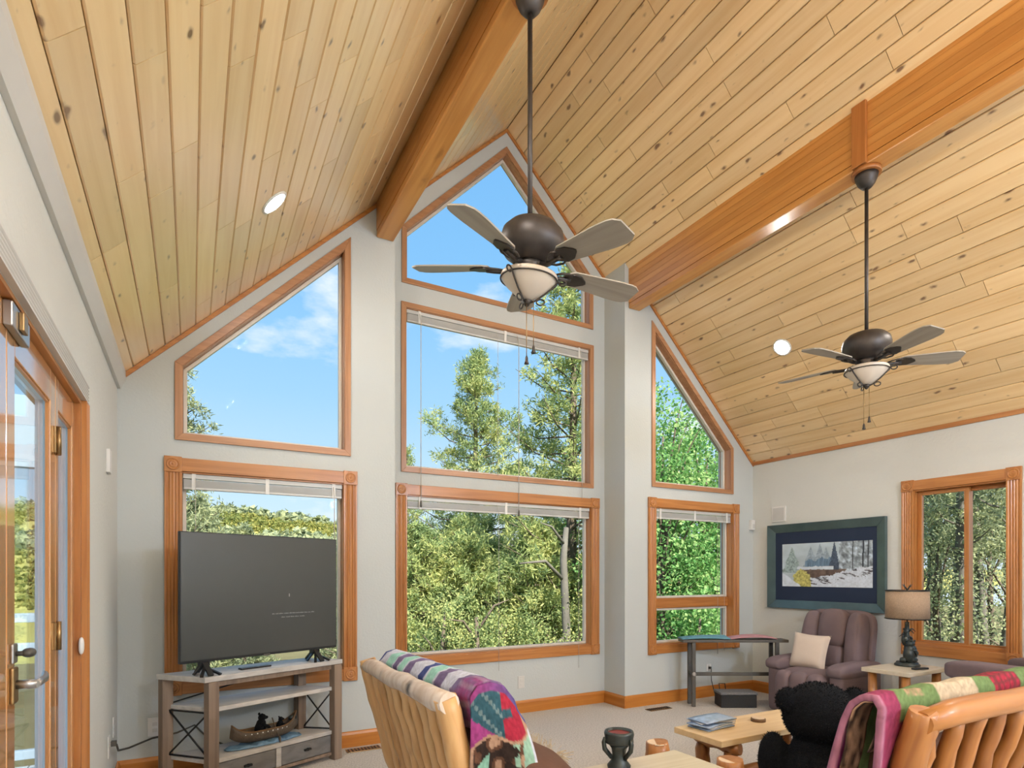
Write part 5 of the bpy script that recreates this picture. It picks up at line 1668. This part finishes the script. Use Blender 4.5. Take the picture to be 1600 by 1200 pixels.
def conifer(label, x, y, zb, h, r, seed, crown=0.12, mat='pine', bark='bark', n_br=70, tuft=0.16, wdt=0.028, nper=12, group='trees outside the windows', trunk_r=None, ragged=0.35, tufts=7, name='pine_tree'):
    rng = np.random.default_rng(seed)
    e_ = empty(name, (x, y, zb)); tag(e_, label, 'tree', group=group)
    tr = trunk_r or max(0.07, h * 0.017)
    bend = rng.normal(size=2) * 0.02 * h
    tz = lambda t: np.array([bend[0] * math.sin(t * 2.2), bend[1] * math.sin(t * 1.7), h * t])
    MB().tube([tuple(tz(t)) for t in np.linspace(0, 0.98, 10)], [tr * (1 - 0.9 * t) + 0.012 for t in np.linspace(0, 0.98, 10)], 9).build('trunk', bark, e_)
    q = MB(); cs = []
    for k in range(n_br):
        t = crown + (1 - crown) * (k + rng.uniform(0, 1)) / n_br
        prof = (1 - ((t - crown) / (1 - crown)) ** 1.6) ** 0.8 * (0.55 + 0.45 * min(1, (t - crown) / 0.18))
        ln = r * prof * rng.uniform(1 - ragged, 1.12) + 0.10
        a = k * 2.4 + rng.uniform(-0.5, 0.5)
        p0 = tz(t); rise = rng.uniform(0.0, 0.45)
        d = np.array([math.cos(a), math.sin(a), rise])
        p1 = p0 + d * ln * 0.55 - np.array([0, 0, 0.05 * ln]); p2 = p0 + d * ln + np.array([0, 0, 0.12 * ln])
        q.tube([tuple(p0), tuple(p1), tuple(p2)], [0.030 * (1 - t) + 0.012, 0.016, 0.005], 5, cap=False)
        m_ = max(2, int(tufts * (0.4 + ln / max(r, 0.1))))
        for s_ in rng.uniform(0.28, 1.05, size=m_):
            c = p0 * (1 - s_) + p2 * s_ + rng.normal(size=3) * np.array([0.10, 0.10, 0.07]) * (0.6 + 0.5 * ln)
            cs.append(c)
    cs.append(tz(0.99)); cs.append(tz(1.0))
    q.build('branches', bark, e_, fixn=False)
    V, F = blades(np.array(cs), int(nper * 2.2), tuft * 0.85, wdt * 0.5, rng, spread=0.06)
    me = fast_mesh('foliage', V, F, mat)
    o = bpy.data.objects.new('foliage', me); COL.objects.link(o); o.parent = e_; o['kind'] = 'stuff'
    return e_

def broadleaf(label, x, y, zb, h, r, seed, n_cl=120, nper=50, leaf=0.085, wdt=0.032, mat='leafy', group='trees outside the windows', base=0.05, name='leafy_tree', cl_r=0.36, cat='tree'):
    rng = np.random.default_rng(seed)
    e_ = empty(name, (x, y, zb)); tag(e_, label, cat, group=group)
    q = MB(); q.tube([(0, 0, 0), (0.05, 0.02, h * 0.3), (0.0, 0.05, h * 0.6), (0.02, 0, h * 0.85)], [0.09, 0.075, 0.05, 0.015], 8)
    cs = []
    while len(cs) < n_cl:
        p = rng.uniform(-1, 1, size=3)
        rr = np.linalg.norm(p)
        if rr > 1 or rr < 0.35: continue
        cs.append(p * np.array([r, r, h * (1 - base) / 2]) + np.array([0, 0, h * (base + (1 - base) / 2)]))
    cs = np.array(cs)
    for c in cs[::7]:
        q.tube([(0.0, 0.03, min(h * 0.7, max(0.1, c[2] * 0.6))), tuple(c * np.array([0.6, 0.6, 0.9])), tuple(c)], [0.03, 0.015, 0.004], 5, cap=False)
    q.build('branches', 'bark', e_, fixn=False)
    P = np.repeat(cs, nper, axis=0) + rng.normal(size=(len(cs) * nper, 3)) * cl_r * np.array([0.5, 0.5, 0.38])
    V, F = blades(P, 1, leaf * 0.9, wdt * 0.85, rng, up=0.1, spread=0.0)
    o = bpy.data.objects.new('foliage', fast_mesh('foliage', V, F, mat)); COL.objects.link(o); o.parent = e_; o['kind'] = 'stuff'
    return e_

# ---- terrain with the far hill
RA, RB = np.array([-39.0, 204.0]), np.array([35.0, 163.0])
rdir = (RB - RA) / np.linalg.norm(RB - RA); rn = np.array([-rdir[1], rdir[0]])
if rn[1] < 0: rn = -rn
def terrain(X, Y):
    base = -1.5 - 6.0 * np.clip((Y - 12) / 60, 0, 1) ** 1.2
    along = (X - RA[0]) * rdir[0] + (Y - RA[1]) * rdir[1]
    away = (X - RA[0]) * rn[0] + (Y - RA[1]) * rn[1]
    top = np.interp(along, [-160, -60, 0, 30, 60, 85, 115, 160, 260], [22, 26.5, 27, 26.5, 24.5, 22, 18, 14, 10])
    prof = np.where(away < 0, np.exp(-(away / 62.0) ** 2), np.exp(-(away / 200.0) ** 2))
    return base + top * prof + 0.8 * np.sin(X * 0.05) * np.sin(Y * 0.07) * np.clip((Y - 40) / 60, 0, 1)
def sheet(name, xs, ys, fn, mat, label, cat):
    X, Y = np.meshgrid(xs, ys, indexing='ij'); Z = fn(X, Y)
    V = np.stack([X.ravel(), Y.ravel(), Z.ravel()], axis=1)
    nx, ny = len(xs), len(ys)
    i, j = np.meshgrid(np.arange(nx - 1), np.arange(ny - 1), indexing='ij')
    a = (i * ny + j).ravel(); b_ = a + ny
    F = np.concatenate([np.stack([a, b_, b_ + 1], 1), np.stack([a, b_ + 1, a + 1], 1)])
    me = fast_mesh(name, V, F, mat); me.polygons.foreach_set('use_smooth', [True] * len(me.polygons))
    o = bpy.data.objects.new(name, me); COL.objects.link(o)
    return tag(o, label, cat, kind='structure')
sheet('forest_ground', np.linspace(-70, 70, 60), np.linspace(-70, 45, 60), lambda X, Y: terrain(X, Y), 'soil', 'brown forest floor around the house', 'ground')
sheet('distant_hill', np.linspace(-170, 200, 140), np.linspace(45, 300, 110), terrain, 'hillgrass', 'yellow-green hillside seen above the television', 'hill')
rng = np.random.default_rng(3)
def hill_shrubs(n, along0, along1, away0, away1, s0, s1, name, label, mat, seed):
    rng = np.random.default_rng(seed)
    al = rng.uniform(along0, along1, n); aw = rng.uniform(away0, away1, n)
    X = RA[0] + rdir[0] * al + rn[0] * aw; Y = RA[1] + rdir[1] * al + rn[1] * aw
    Z = terrain(X, Y)
    s = rng.uniform(s0, s1, n)
    C = np.stack([X, Y, Z + s * 0.5], 1)
    Vs, Fs, o_ = [], [], 0
    npb = 26
    c = np.repeat(C, npb, axis=0); sc = np.repeat(s, npb)[:, None]
    P = rng.normal(size=(len(c), 3)); P /= np.linalg.norm(P, axis=1)[:, None]
    base = c + P * sc * np.array([0.6, 0.6, 0.75]) * rng.uniform(0.5, 1.0, size=(len(c), 1))
    t1 = np.cross(P, rng.normal(size=P.shape)); t1 /= np.linalg.norm(t1, axis=1)[:, None]; t2 = np.cross(P, t1)
    V = np.empty((len(c) * 3, 3)); V[0::3] = base + t1 * sc * 0.35; V[1::3] = base - t1 * sc * 0.3 + t2 * sc * 0.3; V[2::3] = base - t2 * sc * 0.35 + P * sc * 0.2
    F = np.arange(len(c) * 3).reshape(-1, 3)
    o = bpy.data.objects.new(name, fast_mesh(name, V, F, mat)); COL.objects.link(o)
    return tag(o, label, 'shrubs', kind='stuff')
hill_shrubs(5200, -60, 130, -80, 4, 0.5, 1.3, 'hill_shrubs', 'yellow-green scrub covering the distant hillside', 'hillbush', 1)
hill_shrubs(420, -60, 130, -6, 8, 1.4, 2.8, 'ridge_trees', 'line of dark trees along the hill crest', 'pinedark', 2)
hill_shrubs(300, 40, 110, -52, -40, 1.6, 3.2, 'slope_thicket', 'dark thicket band across the hillside', 'pinedark', 4)

# ---- trees: centre of the bay view
G0 = -1.6
conifer('ragged pine centred in the middle bay window', 7.50, 15.35, G0 - 0.6, 9.9, 2.5, 41, crown=0.18, n_br=110, ragged=0.55, tufts=12, nper=16)
conifer('tall pine at the right of the middle bay window', 7.32, 10.8, G0, 9.6, 2.15, 42, crown=0.10, n_br=120, ragged=0.45, tufts=9, nper=16)
conifer('pine tip rising at the left edge of the middle bay window', 7.15, 21.2, G0 - 1.5, 9.1, 1.9, 43, crown=0.2, n_br=80, ragged=0.4, nper=14)
conifer('thin pine between the two large ones in the bay view', 8.6, 14.0, G0 - 0.4, 6.3, 1.3, 44, crown=0.15, n_br=80, ragged=0.5, nper=14)
conifer('short pine filling the left of the lower bay window', 4.35, 12.3, G0 - 0.2, 4.1, 1.5, 45, crown=0.06, n_br=90, ragged=0.3, tufts=9, nper=16)
conifer('bushy pine in the centre of the lower bay window', 5.3, 11.6, G0 - 0.2, 3.9, 1.6, 46, crown=0.05, n_br=100, ragged=0.3, tufts=9, nper=16)
conifer('bushy pine at the right of the lower bay window', 6.5, 10.7, G0, 3.9, 1.5, 47, crown=0.05, n_br=90, ragged=0.35, tufts=9, nper=16)
conifer('pine behind the bushy ones in the lower bay window', 6.2, 13.6, G0 - 0.4, 4.7, 1.7, 48, crown=0.06, n_br=90, ragged=0.3, tufts=9, nper=16)
conifer('dark pine at the far left of the lower bay window', 4.2, 14.4, G0 - 0.5, 4.9, 1.6, 49, crown=0.08, n_br=80, mat='pinedark', nper=16)
broadleaf('yellow-green shrub at the sill of the lower bay window, left', 4.15, 10.2, G0, 2.6, 1.2, 50, n_cl=80, nper=95, leaf=0.060, wdt=0.020, mat='pine', name='shrub', group='shrubs outside the bay', cat='shrub')
broadleaf('yellow-green shrub at the sill of the lower bay window, centre', 5.2, 9.9, G0, 2.3, 1.1, 51, n_cl=80, nper=95, leaf=0.060, wdt=0.020, mat='pine', name='shrub', group='shrubs outside the bay', cat='shrub')
broadleaf('yellow-green shrub at the sill of the lower bay window, right', 6.4, 9.4, G0, 2.4, 1.1, 52, n_cl=80, nper=95, leaf=0.060, wdt=0.020, mat='pine', name='shrub', group='shrubs outside the bay', cat='shrub')
q = MB().tube([(6.2, 9.2, G0), (6.25, 9.22, 0.2), (6.2, 9.25, 1.6), (6.3, 9.3, 2.2)], [0.10, 0.085, 0.07, 0.05], 10)
q.tube([(6.22, 9.23, 0.1), (5.8, 9.1, -0.05), (5.3, 9.0, 0.05)], [0.045, 0.03, 0.012], 7); q.tube([(6.2, 9.25, 1.2), (5.7, 9.1, 1.55), (5.1, 9.0, 1.5)], [0.04, 0.03, 0.012], 7)
q.tube([(5.8, 9.1, -0.05), (5.95, 9.1, -0.5)], [0.02, 0.008], 6)
q.tube([(6.2, 9.25, 1.9), (5.9, 9.2, 2.2), (5.6, 9.1, 2.25)], [0.03, 0.02, 0.008], 6)
tag(q.build('bare_trunk', 'barkgrey'), 'grey bare trunk with crooked branches in the lower bay window', 'tree')

q = MB().tube([(4.4, 9.3, G0), (4.45, 9.35, -0.4), (4.4, 9.3, 0.55)], [0.06, 0.05, 0.03], 9)
q.tube([(4.43, 9.33, 0.1), (4.1, 9.2, 0.5), (3.8, 9.1, 0.55)], [0.03, 0.02, 0.008], 6); q.tube([(4.43, 9.33, 0.3), (4.75, 9.3, 0.75), (5.05, 9.3, 0.85)], [0.03, 0.02, 0.008], 6)
tag(q.build('bare_trunk', 'bark'), 'slim dark bare trunk at the left of the lower bay window', 'tree')

# ---- left: tree at the edge of the sloped window and behind the television
conifer('pine whose crown edge shows at the left of the sloped window', -0.22, 14.6, G0, 7.7, 1.15, 60, crown=0.25, n_br=90, ragged=0.5, mat='pinedark', nper=16)
conifer('pine above the left of the television', 0.3, 22.5, G0 - 1.5, 6.8, 2.3, 61, crown=0.1, n_br=100, mat='pinedark', nper=16, tuft=0.22, wdt=0.04)
conifer('small pine beside the larger one above the television', 2.0, 26.5, G0 - 2.0, 6.8, 2.0, 62, crown=0.1, n_br=90, mat='pinedark', nper=14, tuft=0.24, wdt=0.045)
conifer('small pine at the right edge above the television', 4.6, 21.5, G0 - 1.5, 4.7, 1.3, 63, crown=0.1, n_br=60, mat='pinedark', nper=14, tuft=0.2)

# ---- right end windows: dense broadleaf trees
for k, (x_, y_, h_, r_, lb) in enumerate((
        (7.9, 8.4, 6.6, 1.45, 'dense leafy tree at the left of the right end windows'),
        (9.3, 8.6, 6.3, 1.55, 'dense leafy tree in the middle of the right end windows'),
        (10.4, 8.2, 5.6, 1.5, 'dense leafy tree at the right of the right end windows'),
        (11.6, 10.6, 6.8, 2.0, 'leafy tree behind the others in the right end windows'),
        (9.6, 11.6, 7.6, 2.0, 'tallest leafy tree behind the right end windows'))):
    broadleaf(lb, x_, y_, G0, h_, r_, 70 + k, n_cl=230, nper=60)
for k, (x_, y_, h_, r_, lb) in enumerate(((8.3, 7.2, 3.2, 1.0, 'low green bush under the right end window'), (7.3, 6.9, 2.6, 0.9, 'low dark green bush at the left of the right end window'))):
    broadleaf(lb, x_, y_, G0, h_, r_, 80 + k, n_cl=90, nper=60, name='bush', group='bushes at the right end window', cat='bush')

# ---- beyond the sliding window: shaded grove of slim trunks
rng = np.random.default_rng(8)
spots = []
while len(spots) < 16:
    x_ = rng.uniform(11.5, 22.0); y_ = x_ * rng.uniform(0.35, 0.53)
    if all((x_ - a) ** 2 + (y_ - b_) ** 2 > 0.7 for a, b_ in spots): spots.append((x_, y_))
spots.sort(key=lambda p: p[0])
proto = [conifer('', 0, 0, G0, 8.5, 0.95, 90 + i, crown=0.38, n_br=34, mat='pinedark', bark='barkgrey', nper=9, ragged=0.5, trunk_r=0.125 - 0.02 * i, tuft=0.18, group='slim trees beyond the sliding window', name='slim_tree') for i in range(3)]
ords = ['nearest', 'second nearest', 'third nearest', 'fourth nearest', 'fifth nearest', 'sixth nearest', 'seventh nearest', 'eighth nearest', 'ninth nearest', 'tenth nearest',
        'eleventh nearest', 'twelfth nearest', 'thirteenth nearest', 'fourteenth nearest', 'fifteenth nearest', 'farthest']
for i, (x_, y_) in enumerate(spots):
    t_ = proto[i] if i < 3 else copy_tree(proto[i % 3])
    t_.location = (x_, y_, G0); t_.rotation_euler = (0, 0, rng.uniform(0, 6.28))
    t_['label'] = '%s slim grey-barked tree beyond the sliding window' % ords[i]
for k, (x_, y_) in enumerate(((12.6, 5.9), (15.2, 7.6), (19.0, 7.6), (16.0, 6.0))):
    broadleaf(['sunlit green sapling at the left pane of the sliding window', 'green undergrowth behind the sapling', 'far green undergrowth in the grove', 'undergrowth at the right pane of the sliding window'][k],
              x_, y_, G0, 4.2 + 0.6 * k, 1.0 + 0.2 * k, 130 + k, n_cl=70, nper=60, leaf=0.06, mat='pinedark', name='sapling', group='undergrowth beyond the sliding window', cat='sapling')

# ---- porch outside the glass door
po = empty('porch', (-1.6, 3.0, -0.2)); tag(po, 'blue-grey covered porch outside the glass door', 'porch')
for k in range(14):
    MB().box(-2.6 + 0.145 * k, -2.6 + 0.145 * k + 0.138, -1.0, 5.3, -0.10, -0.06).build('deck_board', 'deckwood', po, world=True)
MB().box(-0.90, -0.60, 4.95, 5.10, -0.06, 2.55).build('post', 'bluepaint', po, world=True, bevel=0.004)
MB().box(-2.6, -2.45, 4.95, 5.10, -0.06, 2.55).build('post', 'bluepaint', po, world=True, bevel=0.004)
MB().box(-2.45, -0.90, 4.98, 5.07, 2.02, 2.50).build('header_beam', 'bluepaint', po, world=True, bevel=0.004)
MB().box(-2.45, -0.90, 4.99, 5.06, 0.98, 1.04).build('top_rail', 'bluepaint', po, world=True, bevel=0.004)
MB().box(-2.45, -0.90, 5.0, 5.05, 0.78, 0.84).build('middle_rail', 'bluepaint', po, world=True, bevel=0.004)
MB().box(-2.45, -0.90, 5.0, 5.05, 0.06, 0.12).build('lower_rail', 'bluepaint', po, world=True, bevel=0.004)
